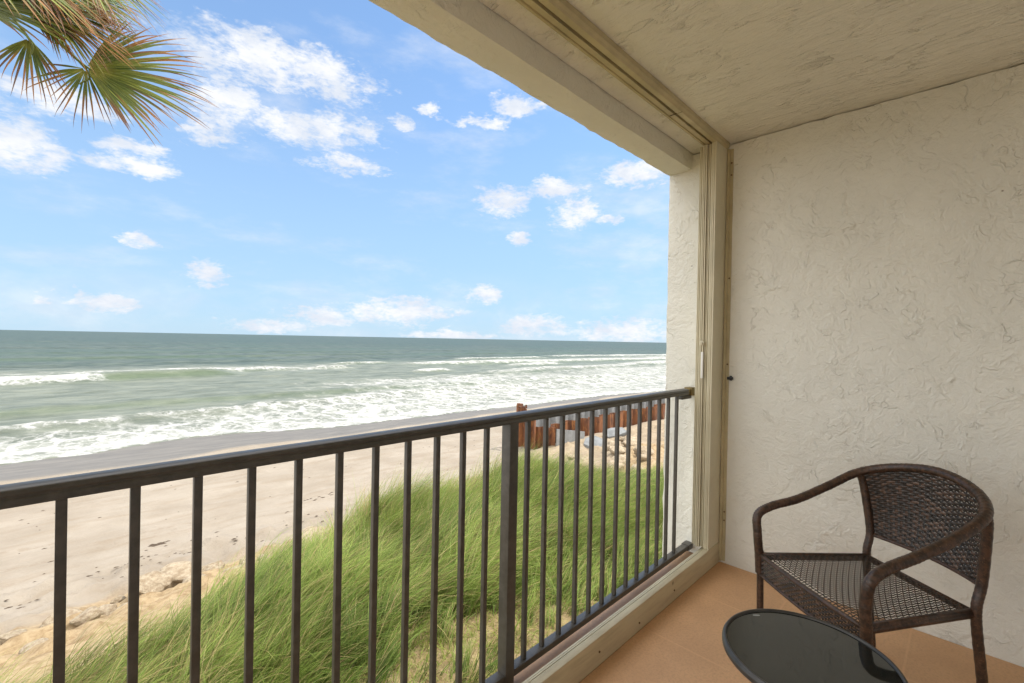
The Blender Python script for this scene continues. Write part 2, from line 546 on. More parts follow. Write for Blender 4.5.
def wrap_mat():
    m, t, b = newmat('wrapped_wicker')
    P = t.coords()
    c = t.mix(t.step(t.noise(P, 55, 4, 0.7), 0.38, 0.62), (0.028, 0.016, 0.010), (0.078, 0.039, 0.022))
    c = t.mix(t.step(t.noise(P, 140, 3, 0.7), 0.58, 0.72), c, (0.16, 0.085, 0.045))
    t.put(b.inputs['Base Color'], c)
    b.inputs['Roughness'].default_value = 0.38
    t.put(b.inputs['Normal'], t.bump(t.noise(P, 130, 3, 0.7), 0.35, 0.003))
    return m
M_wrap = wrap_mat()

def glass_mat():
    m, t, b = newmat('black_glass')
    P = t.coords()
    t.put(b.inputs['Base Color'], t.mix(t.noise(P, 14, 4), (0.010, 0.012, 0.010), (0.016, 0.018, 0.015)))
    t.put(b.inputs['Roughness'], t.step(t.noise(P, 9, 5, 0.6), 0.35, 0.7, 0.02, 0.07))
    b.inputs['IOR'].default_value = 1.62
    return m
M_glass = glass_mat()

def rust_mat():
    m, t, b = newmat('rusted_steel')
    P = t.coords()
    st = t.scaled(P, (1.0, 1.0, 0.25))
    n = t.noise(st, 2.2, 6, 0.65)
    n2 = t.noise(st, 9, 5, 0.7)
    c = t.mix(t.step(n, 0.35, 0.65), (0.065, 0.026, 0.014), (0.20, 0.075, 0.027))
    c = t.mix(t.step(n2, 0.50, 0.75), c, (0.36, 0.15, 0.042))
    c = t.mix(t.step(t.noise(st, 5, 4), 0.58, 0.72), c, (0.07, 0.03, 0.02))
    t.put(b.inputs['Base Color'], c)
    b.inputs['Roughness'].default_value = 0.85
    t.put(b.inputs['Normal'], t.bump(n2, 0.4, 0.02))
    return m
M_rust = rust_mat()
M_greypile = simple('grey_sheet_metal', (0.20, 0.205, 0.205), 0.6, 0.0, (6, 0.2, 0.02), 0.18, 2.5)
M_slab = simple('broken_concrete', (0.15, 0.155, 0.155), 0.9, 0, (8, 0.5, 0.03), 0.25, 3)

def rock_mat():
    m, t, b = newmat('coquina_rock')
    P = t.coords()
    n = t.noise(P, 3.5, 6, 0.65); n2 = t.noise(P, 14, 5, 0.7)
    c = t.mix(t.step(n, 0.32, 0.68), (0.25, 0.185, 0.115), (0.42, 0.35, 0.25))
    c = t.mix(t.step(n2, 0.52, 0.72), c, (0.12, 0.082, 0.05))
    t.put(b.inputs['Base Color'], c)
    b.inputs['Roughness'].default_value = 0.92
    t.put(b.inputs['Normal'], t.bump(t.math('ADD', n, t.math('MULTIPLY', n2, 0.6)), 0.7, 0.05))
    return m
M_rock = rock_mat()

def ground_mat():
    m, t, b = newmat('beach_ground')
    P = t.coords()
    msk = t.attr('Col')
    s = t.new('ShaderNodeSeparateColor'); t.put(s.inputs[0], msk)
    wet, grs, tan = s.outputs
    n = t.noise(P, 0.55, 6, 0.6); n2 = t.noise(P, 5, 6, 0.68); fine = t.noise(P, 34, 4, 0.7)
    rip = t.noise(t.scaled(P, (0.35, 1.6, 1)), 1.4, 5, 0.6)
    sand = t.mix(t.step(n, 0.3, 0.7), (0.245, 0.208, 0.163), (0.30, 0.262, 0.213))
    sand = t.mix(t.step(rip, 0.46, 0.70, 0, 0.6), sand, (0.23, 0.185, 0.135))
    sand = t.mix(t.step(fine, 0.55, 0.75, 0, 0.4), sand, (0.20, 0.155, 0.11))
    # darker tide and vehicle lines running along the beach
    lines = t.math('MULTIPLY', t.step(t.noise(t.scaled(P, (0.10, 1.5, 1)), 1.5, 4, 0.6), 0.56, 0.66), t.step(n2, 0.42, 0.62))
    sand = t.mix(t.math('MULTIPLY', lines, 0.45), sand, (0.21, 0.163, 0.116))
    wets = t.mix(t.step(rip, 0.35, 0.7), (0.125, 0.115, 0.102), (0.165, 0.151, 0.131))
    tans = t.mix(t.step(n2, 0.35, 0.68), (0.36, 0.275, 0.165), (0.23, 0.16, 0.088))
    tans = t.mix(t.step(t.noise(t.scaled(P, (0.6, 2.2, 3)), 2.4, 5, 0.7), 0.55, 0.68), tans, (0.22, 0.145, 0.08))
    soil = t.mix(t.step(n2, 0.35, 0.7), (0.20, 0.145, 0.07), (0.29, 0.22, 0.12))
    soil = t.mix(t.step(t.noise(P, 18, 4, 0.7), 0.55, 0.7), soil, (0.13, 0.105, 0.045))
    c = t.mix(tan, sand, tans)
    c = t.mix(grs, c, soil)
    c = t.mix(wet, c, wets)
    t.put(b.inputs['Base Color'], c)
    rr = t.new('ShaderNodeMix', data_type='FLOAT'); t.put(rr.inputs[0], wet); rr.inputs[2].default_value = 0.95; rr.inputs[3].default_value = 0.55
    t.put(b.inputs['Roughness'], rr.outputs[0])
    sp = t.new('ShaderNodeMix', data_type='FLOAT'); t.put(sp.inputs[0], wet); sp.inputs[2].default_value = 0.15; sp.inputs[3].default_value = 0.25
    t.put(b.inputs['Specular IOR Level'], sp.outputs[0])
    h = t.math('ADD', t.math('MULTIPLY', rip, 0.7), t.math('ADD', t.math('MULTIPLY', n2, 0.8), t.math('MULTIPLY', fine, 0.12)))
    dry = t.math('SUBTRACT', 1.0, t.math('MULTIPLY', wet, 0.9))
    t.put(b.inputs['Normal'], t.bump(t.math('MULTIPLY', h, dry), 0.6, 0.09))
    return m
M_ground = ground_mat()

def sea_mat():
    m, t, b = newmat('sea_water')
    P = t.coords()
    msk = t.attr('Col')
    s = t.new('ShaderNodeSeparateColor'); t.put(s.inputs[0], msk)
    foam, deep, green = s.outputs
    chop = t.noise(t.scaled(P, (0.5, 1.0, 1)), 0.5, 6, 0.66)
    chop2 = t.noise(t.scaled(P, (0.22, 1.0, 1)), 0.10, 5, 0.62)
    near = t.mix(t.step(chop, 0.3, 0.7), (0.095, 0.108, 0.083), (0.180, 0.192, 0.152))
    far = t.mix(t.step(chop, 0.36, 0.66), (0.026, 0.040, 0.031), (0.090, 0.108, 0.086))
    far = t.mix(t.step(chop2, 0.45, 0.60, 0, 0.7), far, (0.040, 0.070, 0.050))
    c = t.mix(deep, near, far)
    c = t.mix(t.math('MULTIPLY', green, 0.62), c, (0.085, 0.120, 0.062))
    # lacy foam
    Pw = t.vmath('ADD', P, t.scaled(t.vmath('SUBTRACT', t.noise(P, 0.55, 4, 0.6, out='Color'), (0.5,) * 3), (2.2, 3.4, 0)))
    cell = t.voro(t.scaled(Pw, (0.62, 0.33, 1)), 0.85, 'DISTANCE_TO_EDGE')
    cell2 = t.voro(t.scaled(Pw, (0.8, 0.42, 1)), 2.1, 'DISTANCE_TO_EDGE')
    lace = t.step(cell, 0.17, 0.02)
    lace2 = t.step(cell2, 0.20, 0.03)
    nz = t.noise(t.scaled(P, (0.75, 0.42, 1)), 0.8, 6, 0.7)
    nf = t.noise(t.scaled(P, (0.8, 0.4, 1)), 2.6, 5, 0.7)
    cov = t.math('ADD', foam, t.math('MULTIPLY', t.math('SUBTRACT', nz, 0.5), 1.5))
    solid = t.math('MULTIPLY', t.step(cov, 0.62, 1.05), t.step(nf, 0.30, 0.56, 0.50, 1.0))
    lc = t.math('MAXIMUM', t.math('MULTIPLY', lace, 0.95), t.math('MULTIPLY', lace2, 0.70))
    lc = t.math('MULTIPLY', lc, t.step(cov, 0.12, 0.60))
    mist = t.step(cov, 0.15, 0.95, 0.0, 0.30)
    fm = t.math('MAXIMUM', t.math('MAXIMUM', solid, lc), mist)
    fm = t.math('MULTIPLY', fm, t.step(foam, 0.02, 0.12))
    fcol = t.mix(t.step(t.noise(P, 3.0, 4, 0.7), 0.3, 0.7), (0.31, 0.31, 0.295), (0.49, 0.49, 0.475))
    c = t.mix(fm, c, fcol)
    t.put(b.inputs['Base Color'], c)
    rr = t.new('ShaderNodeMix', data_type='FLOAT'); t.put(rr.inputs[0], fm); rr.inputs[2].default_value = 0.34; rr.inputs[3].default_value = 0.9
    t.put(b.inputs['Roughness'], rr.outputs[0])
    b.inputs['IOR'].default_value = 1.33
    b.inputs['Specular IOR Level'].default_value = 0.06
    h = t.math('ADD', t.math('MULTIPLY', chop, 0.8), t.math('MULTIPLY', t.noise(t.scaled(P, (0.6, 1.0, 1)), 2.4, 4, 0.6), 0.22))
    h = t.math('ADD', h, t.math('MULTIPLY', fm, 0.25))
    h = t.math('ADD', h, t.math('MULTIPLY', chop2, 1.2))
    t.put(b.inputs['Normal'], t.bump(h, 0.8, 0.35))
    return m
M_sea = sea_mat()

# ------------------------------------------------------------------ ground
_Y = np.array([-4000, 2, 6, 7.5, 9, 10.4, 11.6, 12.6, 14, 16, 28, 33.5, 45, 80, 200, 4000])
_Z = np.array([-3.05, -3.05, -3.12, -3.2, -3.35, -3.6, -4.0, -4.38, -4.72, -4.86, -5.0, -5.30, -5.9, -8, -9, -9])
def edge_shift(X):
    return (fbm(X * 0.35, X * 0 + 3.0, 3, 5) - 0.5) * 1.8 + sst(X, 11.5, 16.5) * 2.6
def ground_z(X, Y):
    X = np.asarray(X, float); Y = np.asarray(Y, float)
    sh = edge_shift(X) * sst(Y, 5.5, 8.5) * (1 - sst(Y, 15, 19))
    z = np.interp(Y + sh, _Y, _Z)
    # to the right the land behind the steel wall stays higher
    t = np.clip((Y - 6) / 10.6, 0, 1)
    zr = np.where(Y < 16.75, -3.12 - 1.55 * t ** 0.8, z)
    k = sst(X, 15.5, 19.5)
    z = z * (1 - k) + zr * k
    near = (Y > 3) & (Y < 34)
    z = z + np.where(near, (fbm(X * 0.9, Y * 0.9, 4, 9) - 0.5) * 0.22 * (1 - sst(Y, 14, 26) * 0.75), 0)
    z = z + np.where((Y > 10) & (Y < 15.5), (fbm(X * 2.2, Y * 2.2, 3, 19) - 0.5) * 0.6, 0)
    return z
def axis(lo, hi, step, far, g=1.35):
    a = list(np.arange(lo, hi + 1e-6, step)); s = step
    while a[-1] < far: s *= g; a.append(a[-1] + s)
    s = step
    b = [lo]
    while b[-1] > -far: s *= g; b.append(b[-1] - s)
    return np.array(b[:0:-1] + a)
xs = axis(-5, 42, 0.15, 6000); ys = axis(3, 35, 0.13, 6000)
GX, GY = np.meshgrid(xs, ys)
GZ = ground_z(GX, GY)
def grid_faces(nr, nc):
    i = np.arange(nr - 1)[:, None] * nc + np.arange(nc - 1)[None, :]
    return np.stack([i, i + 1, i + nc + 1, i + nc], -1).reshape(-1, 4)
ysh = GY + edge_shift(GX)
wob = (fbm(GX * 0.25, GY * 0 + 1.0, 3, 31) - 0.5) * 1.6
wet = sst(GY + wob, 27.9, 28.7)
gsh = 3.1 * (1 - sst(GX, -1.2, 6.0))
grs = 1 - sst(ysh + gsh + (fbm(GX * 1.4, GY * 1.4, 3, 41) - 0.5) * 2.0, 10.4, 11.4)
grs = grs * (1 - sst(GX, 14.5, 17.5) * sst(GY, 6.5, 8.5))
tan = sst(ysh + gsh, 10.4, 11.0) * (1 - sst(ysh + (fbm(GX * 1.1, GY * 1.1, 3, 43) - 0.5) * 1.8, 13.3, 14.3))
tan = np.maximum(tan, sst(GX, 14, 17) * (1 - sst(GY, 16, 17)) * 0.45)
ground = link('beach', np_mesh('beach', np.stack([GX, GY, GZ], -1).reshape(-1, 3), grid_faces(len(ys), len(xs)), True, np.stack([wet, grs, tan], -1).reshape(-1, 3)), M_ground)
tag(ground, 'pale sandy beach with wet sand strip and dune ground', 'beach', kind='structure')

# ------------------------------------------------------------------ sea
th = np.radians(np.concatenate([np.linspace(0.15, 100, 760), np.linspace(100.6, 179.8, 130)]))
r = np.geomspace(25, 16000, 600)
TH, RR = np.meshgrid(th, r)
X = RR * np.cos(TH); Y = RR * np.sin(TH)
wl = 33.6 - 3.2 * sst(X, 9, 26) - 2.5 * sst(X, 30, 70) + (fbm(X * 0.13, X * 0 + 2, 3, 3) - 0.5) * 3.2 + 0.5 * np.sin(X * 0.31) + (fbm(X * 0.8, X * 0, 2, 8) - 0.5) * 0.7
warpY = (fbm(X * 0.05, Y * 0.03, 3, 51) - 0.5) * 9
def band(c, wdt, soft):          # 1 inside |Y-c|<wdt
    return 1 - sst(np.abs(Y - c), wdt, wdt + soft)
def span(a, b, s):
    return sst(X, a - s, a + s) * (1 - sst(X, b - s, b + s))
gz = ground_z(X, Y)
z = np.full_like(X, -5.32)
fade = 1 - sst(RR, 250, 700)
def crest(c, wf, wb):
    d = Y - c
    return np.where(d < 0, np.exp(-(d / wf) ** 2), np.exp(-(d / wb) ** 2))
foam = np.zeros_like(X); green = np.zeros_like(X)
# swash and lace
n_lo = fbm(X * 0.06, Y * 0.10, 4, 61)
outer = 54 + 9 * (fbm(X * 0.045, X * 0 + 7, 3, 71) - 0.5) * 2 - 5 * (1 - sst(X, 0, 10)) + 10 * sst(X, 22, 45)
foam = np.maximum(foam, (1 - sst(Y - wl, 1.0, 5.5)) * 0.38 + 0.58 * (1 - sst(Y - wl, 4, 13)))
foam = np.maximum(foam, (1 - sst(Y, outer - 12, outer)) * (0.56 + 0.6 * (n_lo - 0.5)))
foam = foam * sst(Y, wl - 0.05, wl + 0.35)
# small bore in the lace zone
c2 = 44 + 3 * np.sin(X * 0.06) + (fbm(X * 0.1, X * 0 + 5, 3, 81) - 0.5) * 6
z += 0.30 * crest(c2, 1.3, 3.0)
foam = np.maximum(foam, crest(c2 - 0.3, 1.0, 1.6) * 0.62 * (0.6 + 0.8 * (fbm(X * 0.2, X * 0, 3, 83) - 0.3)))
c3 = 51 + 2.5 * np.sin(X * 0.045 + 1) + (fbm(X * 0.09, X * 0 + 9, 3, 85) - 0.5) * 5
z += 0.35 * crest(c3, 1.8, 4.0); green = np.maximum(green, crest(c3 - 1.6, 1.4, 1.2) * 0.55)
# breakers: centre line, x span, height, foam
def breaker(c0, slope, a, b, s, hgt, fo, gr, wf=2.2, wb=5.0, seed=0):
    global z, foam, green
    c = c0 + slope * X + (fbm(X * 0.05, X * 0 + seed, 3, 90 + seed) - 0.5) * 5
    sp = span(a, b, s)
    z = z + hgt * sp * crest(c, wf, wb)
    nn = fbm(X * 0.15, Y * 0.25, 4, 130 + seed)
    foam = np.maximum(foam, sp * crest(c + wf * 0.1, wf * 1.1, wb * 0.55) * fo * (0.75 + 0.5 * nn))
    green = np.maximum(green, sp * crest(c - wf * 0.9, wf, wf * 0.7) * gr)
breaker(83, 0.0, -60, 3.5, 2.5, 0.95, 1.25, 0.3, 2.6, 4.5, 1)
breaker(84.5, 0.10, 3.0, 20, 3.5, 0.9, 0.10, 1.0, 2.4, 5.0, 2)
breaker(91, 0.03, 1, 33, 4, 0.5, 0.98, 0.5, 2.2, 5.0, 3)
breaker(90, 0.02, 36, 43, 2.5, 0.5, 0.75, 0.6, 1.8, 3, 4)
breaker(76, 0.0, 50, 57, 2, 0.5, 1.1, 0.5, 1.6, 2.6, 5)
breaker(104, 0.0, 46, 60, 4, 0.5, 0.7, 0.6, 2, 4, 6)
breaker(101, -0.10, 62, 190, 9, 0.7, 1.02, 0.8, 3, 7, 7)
breaker(84, -0.05, 80, 98, 4, 0.6, 1.1, 0.8, 2, 4, 8)
breaker(74, -0.06, 120, 260, 9, 0.6, 1.05, 0.6, 2.5, 6, 9)
breaker(128, -0.08, 140, 330, 12, 0.6, 1.0, 0.4, 3, 7, 10)
breaker(112, 0.0, 88, 130, 6, 0.5, 0.75, 0.6, 2.2, 5, 11)
breaker(66, 0.0, 60, 150, 9, 0.35, 0.62, 0.4, 2, 8, 12)
breaker(97, 0.0, -200, -40, 9, 0.7, 1.0, 0.6, 2.5, 6, 13)
# broad pale zone of old foam on the right and scattered streaks
foam = np.maximum(foam, span(24, 300, 14) * (1 - sst(Y, 58, 72)) * sst(Y, 36, 42) * (0.44 + 0.5 * (fbm(X * 0.04, Y * 0.08, 4, 77) - 0.5)))
foam = np.maximum(foam, band(96 + warpY, 6, 8) * sst(fbm(X * 0.03, Y * 0.05, 4, 79), 0.48, 0.72) * 0.50)
# open water swell
for c0, hh, sd in ((152, 0.5, 1), (190, 0.45, 2), (236, 0.45, 3), (290, 0.4, 4), (360, 0.4, 5), (128, 0.35, 6)):
    c = c0 + (fbm(X * 0.012, X * 0 + sd, 3, 140 + sd) - 0.5) * 26
    pr_ = 0.35 + 0.9 * fbm(X * 0.02, X * 0 + sd * 3.1, 3, 150 + sd)
    z += hh * pr_ * crest(c, 4, 9) * fade
    green = np.maximum(green, crest(c - 3, 3, 3) * pr_ * (0.55 if c0 == 152 else 0.25))
z += (fbm(X * 0.35, Y * 0.5, 4, 160) - 0.5) * 0.28 * sst(Y, 36, 48) * fade
z += (fbm(X * 0.06, Y * 0.12, 3, 161) - 0.5) * 0.35 * sst(Y, 45, 70) * fade
# thin sheet of water running up the sand
z = np.where(Y < wl + 9, np.maximum(z, gz + 0.035), z)
k = sst(Y, wl - 0.5, wl + 0.05)
z = z * k + (gz - 0.25) * (1 - k)
deep = sst(Y + warpY * 0.6, 104, 118) * (0.80 + 0.2 * sst(RR, 150, 500))
ok_rows = grid_faces(len(r), len(th))
Yf = Y.ravel()[ok_rows].max(1); keep = Yf > 25
sea = link('sea', np_mesh('sea', np.stack([X, Y, z], -1).reshape(-1, 3), ok_rows[keep], True, np.stack([foam, deep, green], -1).reshape(-1, 3)), M_sea)
tag(sea, 'grey green sea with white surf rolling onto the beach', 'sea', kind='structure')

# ------------------------------------------------------------------ balcony shell
XW, Y_OUT, Y_BEAM = 2.766, 1.368, 1.216
fl = MB(); fl.box(-3.2, XW - 0.002, -1.2, 1.0, -0.2, 0.0)
floor = fl.build('floor', M_floor)
tag(floor, 'terracotta painted balcony floor', 'floor', kind='structure')
lg = MB()
lg.prism([(1.0, -0.2), (1.215, -0.2), (1.232, -0.19), (1.236, -0.03), (1.230, -0.012), (1.216, -0.004), (1.0, -0.004)], -3.2, XW - 0.002, 'x')
ledge = lg.build('floor_ledge', M_ledge, smooth=True, auto=0.6)
tag(ledge, 'dusty brown outer floor strip under the railing', 'floor ledge', kind='structure')
ceil_me = rough_box(-3.4, 3.2, -1.3, Y_BEAM - 0.004, 2.45, 2.72, 0.12, 0.003, 3.0, 0.0)
ceiling = link('ceiling', ceil_me, M_ceil)
tag(ceiling, 'glossy cream balcony ceiling with rough trowelled texture', 'ceiling', kind='structure')
bw = MB(); bw.box(-3.4, XW - 0.004, -1.25, -1.05, -3.4, 2.452)
back = bw.build('back_wall', M_white); tag(back, kind='structure')
wall_me = rough_box(XW, XW + 0.22, -1.25, Y_OUT, -3.4, 2.449, 0.06, 0.004, 6.0, 0.006)
side = link('side_wall', wall_me, M_wall)
tag(side, 'cream stucco side wall with rough trowel ridges behind the wicker chair', 'wall', kind='thing')
beam_me = rough_box(-3.4, 3.2, Y_BEAM, Y_OUT + 0.004, 2.347, 2.74, 0.045, 0.0026, 6.0, 0.006)
beam = link('beam', beam_me, M_beam)
tag(beam, 'thick cream stucco beam crossing above the balcony opening', 'beam', kind='thing')

# ------------------------------------------------------------------ curb, tracks, shutter
cu = empty('floor_curb', (0.0, 1.0, 0.0))
tag(cu, 'low cream painted curb board along the edge of the terracotta floor', 'curb', kind='thing')
c = MB(); c.box(-3.15, XW - 0.003, 0.0, 0.030, 0.001, 0.115)
c.build('board', M_curb, cu, bevel=0.003)
c = MB()
c.prism([(0.031, 0.004), (0.060, 0.004), (0.060, 0.100), (0.053, 0.100), (0.053, 0.090), (0.046, 0.090), (0.046, 0.106), (0.040, 0.106), (0.040, 0.092), (0.031, 0.092)], -3.15, XW - 0.03, 'x')
c.build('bottom_track', M_alu, cu)
for xb in (1.52, 1.83, 2.17, 1.21, 0.7, 0.2):
    bo = MB(); bo.lathe([(0.0045, 0), (0.0045, 0.002), (0.003, 0.004)], 10, (xb, -0.0045, 0.048 + 0.012 * math.sin(xb * 9)), 'y')
    bo.build('bolt', M_screw, cu)

tr = empty('ceiling_track', (0, 1.04, 2.45))
tag(tr, 'long cream aluminium shutter track fixed under the ceiling', 'shutter track', kind='thing')
t_ = MB()
t_.prism([(0.058, -0.001), (0.058, -0.022), (0.050, -0.030), (0.040, -0.030), (0.036, -0.024), (0.028, -0.034), (0.006, -0.034), (0.004, -0.001)], -3.2, XW - 0.055, 'x')
t_.build('outer_channel', M_alu_dark, tr)
t_ = MB()
t_.prism([(-0.008, -0.001), (-0.010, -0.036), (-0.034, -0.036), (-0.040, -0.028), (-0.048, -0.022), (-0.050, -0.001)], -3.2, XW - 0.004, 'x')
t_.build('inner_channel', M_alu_dark, tr)
t_ = MB(); t_.box(-3.2, XW - 0.06, -0.0085, 0.0045, -0.008, -0.001)
t_.build('groove', M_gap, tr)
t_ = MB(); t_.box(2.155, 2.158, -0.036, 0.028, -0.0362, -0.0335)
t_.build('joint', M_gap, tr)

sh = empty('accordion_shutter', (2.597, 1.058, 0.116))
tag(sh, 'folded cream hurricane shutter stacked upright in the corner', 'shutter', kind='thing')
ZT = 2.413 - 0.116
# fluted leading blades: the profile runs along the stack's front (facing the opening)
def blade(y0, y1, x0, x1, rid):
    # one folded blade seen on edge: grooved front face
    pts = [(x0, y0)]
    w_ = y1 - y0
    for f, d in ((0.22, 0.0), (0.27, rid), (0.36, rid), (0.42, -rid * 0.5), (0.60, -rid * 0.5), (0.66, rid), (0.75, rid), (0.80, 0.0)):
        pts.append((x0 + d, y0 + w_ * f))
    pts += [(x0, y1), (x1, y1), (x1, y0)]
    m_ = MB(); m_.prism(pts, 0.0, ZT, 'z')
    return m_
for (y0, y1, x0, rid) in ((-0.054, -0.029, 0.000, 0.003), (-0.0260, -0.003, 0.016, 0.005), (0.0000, 0.024, 0.006, 0.005), (0.0270, 0.049, 0.022, 0.004)):
    blade(y0, y1, x0, 0.165, rid).build('slat', M_alu, sh)
gp = MB(); gp.box(0.040, 0.160, -0.0288, -0.0262, 0.0, ZT - 0.002); gp.box(0.040, 0.160, -0.0028, -0.0002, 0.0, ZT - 0.002); gp.box(0.040, 0.160, 0.0242, 0.0268, 0.0, ZT - 0.002)
gp.build('seam_gap', M_gap, sh)
hd = MB(); hd.box(-0.018, -0.006, -0.010, 0.002, 0.965, 1.115)
hd.build('handle', M_white, sh, bevel=0.003)
kb = MB(); kb.lathe([(0.006, 0.0), (0.006, 0.010), (0.013, 0.012), (0.013, 0.022), (0.009, 0.026)], 20, (-0.032, -0.002, 1.165), 'x')
kb.build('knob', M_alu, sh, smooth=True, auto=0.6)

ws = empty('wall_channel', (XW - 0.001, 1.0, 0.0))
tag(ws, 'narrow cream metal strip screwed upright to the wall beside the folded shutter', 'metal strip', kind='thing')
q = MB(); q.prism([(-0.014, 0.0015), (-0.014, -0.012), (-0.004, -0.014), (-0.004, -0.030), (0.0, -0.030), (0.0, 0.0015)], 0.012, 2.412, 'z')
q.build('strip', M_alu_dark, ws)
for zz in (2.33, 2.26, 1.66, 1.16, 0.30, 0.25):
    s_ = MB(); s_.lathe([(0.005, -0.009), (0.005, -0.006), (0.003, -0.003)], 10, (0.0, -0.022, zz), 'x')
    s_.build('screw', M_screw, ws)
hk = MB(); hk.box(XW - 0.022, XW - 0.004, 0.945, 0.975, 1.072, 1.088); hk.box(XW - 0.005, XW + 0.002, 0.953, 0.967, 1.066, 1.094)
tag(hk.build('wall_hook', M_black, bevel=0.002), 'small black plastic hook on the stucco wall beside the shutter strip', 'hook')

# ------------------------------------------------------------------ railing
YR = 1.182
rl = empty('balcony_railing', (0, YR, 0))
tag(rl, 'dark bronze metal balcony railing with slim square balusters', 'railing')
X0R, X1R = -3.15, 2.655
rail = MB()
rail.prism([(-0.026, 0.973), (-0.026, 0.986), (-0.022, 0.990), (-0.026, 0.994), (-0.022, 1.003), (-0.012, 1.007), (0.012, 1.007), (0.022, 1.003), (0.026, 0.994), (0.026, 0.973)], X0R, X1R, 'x')
rail.build('top_rail', M_bronze, rl, bevel=0.0015, segs=1)
br = MB(); br.box(X0R, 2.70, -0.019, 0.019, 0.030, 0.056)
br.build('bottom_rail', M_bronze, rl, bevel=0.002)
k0 = -29
bal = MB(); bal.box(-0.0082, 0.0082, -0.0082, 0.0082, 0.0555, 0.974)
bal_me = bal.mesh('baluster', bevel=0.0015)
bal_me.materials.append(M_bronze)
for k in range(-29, 25):
    xk = 0.009 + 0.1059 * k
    if k == 11 or xk < X0R + 0.05: continue
    o = bpy.data.objects.new('baluster', bal_me); COL.objects.link(o); o.parent = rl; o.location = (xk, 0, 0)
po = MB(); po.box(-0.022, 0.022, -0.022, 0.022, -0.002, 0.974)
po_me = po.mesh('post', bevel=0.002); po_me.materials.append(M_bronze)
for xk in (1.185, -0.55, -2.28):
    o = bpy.data.objects.new('post', po_me); COL.objects.link(o); o.parent = rl; o.location = (xk, 0, 0)
bk = MB(); bk.box(2.656, 2.70, -0.016, 0.016, 0.972, 1.000); bk.box(2.70, 2.766, -0.024, 0.024, 0.962, 1.010)
bk.build('wall_bracket', M_brass, rl, bevel=0.002)
bk = MB(); bk.box(2.60, 2.72, -0.013, 0.013, 0.945, 0.964)
bk.build('support_bracket', M_bronze, rl, bevel=0.002)
bk = MB(); bk.box(2.70, 2.764, -0.022, 0.022, 0.024, 0.059)
bk.build('foot_bracket', M_bronze, rl, bevel=0.002)

# ------------------------------------------------------------------ wicker chair
CH_TH = math.radians(141.96)
ch = empty('wicker_chair', (2.082, 0.253, 0.0), CH_TH)
tag(ch, 'dark brown wicker armchair with curved back standing by the stucco wall', 'chair')
half = [(0.223, 0.246, 0.34), (0.228, 0.247, 0.42), (0.234, 0.249, 0.498), (0.228, 0.259, 0.571), (0.169, 0.258, 0.607), (0.056, 0.251, 0.637), (-0.082, 0.249, 0.69), (-0.206, 0.231, 0.751), (-0.284, 0.137, 0.796), (-0.307, 0.0, 0.818)]
full = [(a, -b, c_) for a, b, c_ in half] + [(a, b, c_) for a, b, c_ in half[:-1][::-1]]
path = cr(full, 24)
# spiral wrap: slight ripple of radius along the rail
rad = [0.0166 + 0.0006 * math.sin(i * 2.1) + 0.0003 * math.sin(i * 0.7 + 1) for i in range(len(path))]
fr = MB(); fr.tube(path, rad, 14)
fr.build('arm_rail', M_wrap, ch, smooth=True)

BROWN = [(0.028, 0.018, 0.012), (0.046, 0.027, 0.018), (0.070, 0.039, 0.025), (0.021, 0.015, 0.011), (0.105, 0.060, 0.038), (0.037, 0.024, 0.017)]
def weave(surf, nrow, nst, sw, sh_, off, open_=0.0, sub=3, vs=0.5, seed=1):
    """woven sheet: nrow strands running along u, in and out of nst stakes running along v"""
    rnd = random.Random(seed)
    m_ = MB()
    def fr_(u, v):
        p = Vector(surf(u, v)); du = Vector(surf(min(u + .004, 1), v)) - Vector(surf(max(u - .004, 0), v)); dv = Vector(surf(u, min(v + .004, 1))) - Vector(surf(u, max(v - .004, 0)))
        du.normalize(); dv.normalize()
        return p, du, dv, du.cross(dv).normalized()
    for j in range(nrow):
        v = (j + 0.5) / nrow
        vsx, fs, cs = [], [], []
        nn = nst * sub
        base = BROWN[rnd.randrange(6)]
        for i in range(nn + 1):
            u = i / nn
            p, du, dv, n = fr_(u, v)
            o = off * math.cos(PI * (u * nst + j))
            c_ = p + n * o
            if i % sub == 0: base = BROWN[rnd.randrange(6)]
            vsx += [c_ - dv * sh_ - n * 0.0006, c_ + n * 0.0014, c_ + dv * sh_ - n * 0.0006]
            cs += [base] * 3
            if i:
                b0 = (i - 1) * 3
                fs += [(b0, b0 + 3, b0 + 4, b0 + 1), (b0 + 1, b0 + 4, b0 + 5, b0 + 2)]
        m_.add(vsx, fs, cs)
    for k in range(nst + 1):
        u = min(max(k / nst, 0.003), 0.997)
        vsx, fs, cs = [], [], []
        nn = max(6, nrow // 2)
        for i in range(nn + 1):
            v = i / nn
            p, du, dv, n = fr_(u, v)
            vsx += [p - du * sw, p + n * 0.0010, p + du * sw]
            cs += [BROWN[3]] * 3
            if i:
                b0 = (i - 1) * 3
                fs += [(b0, b0 + 3, b0 + 4, b0 + 1), (b0 + 1, b0 + 4, b0 + 5, b0 + 2)]
        m_.add(vsx, fs, cs)
    return m_
top_curve = cr([(-0.206, -0.231, 0.751), (-0.284, -0.137, 0.796), (-0.307, 0.0, 0.818), (-0.284, 0.137, 0.796), (-0.206, 0.231, 0.751)], 16)
def back_surf(u, v):
    i = u * (len(top_curve) - 1); a = int(min(i, len(top_curve) - 2)); f = i - a
    tp = top_curve[a] * (1 - f) + top_curve[a + 1] * f
    s = 2 * u - 1
    bt = np.array([-0.238 - 0.036 * (1 - s * s), 0.200 * s, 0.502])
    p = bt * (1 - v) + tp * v
    p[0] -= 0.012 * math.sin(PI * v)
    return tuple(p)
weave(back_surf, 34, 26, 0.0034, 0.0046, 0.0030, seed=3).build('backrest', M_wicker, ch, smooth=True, colors=True)
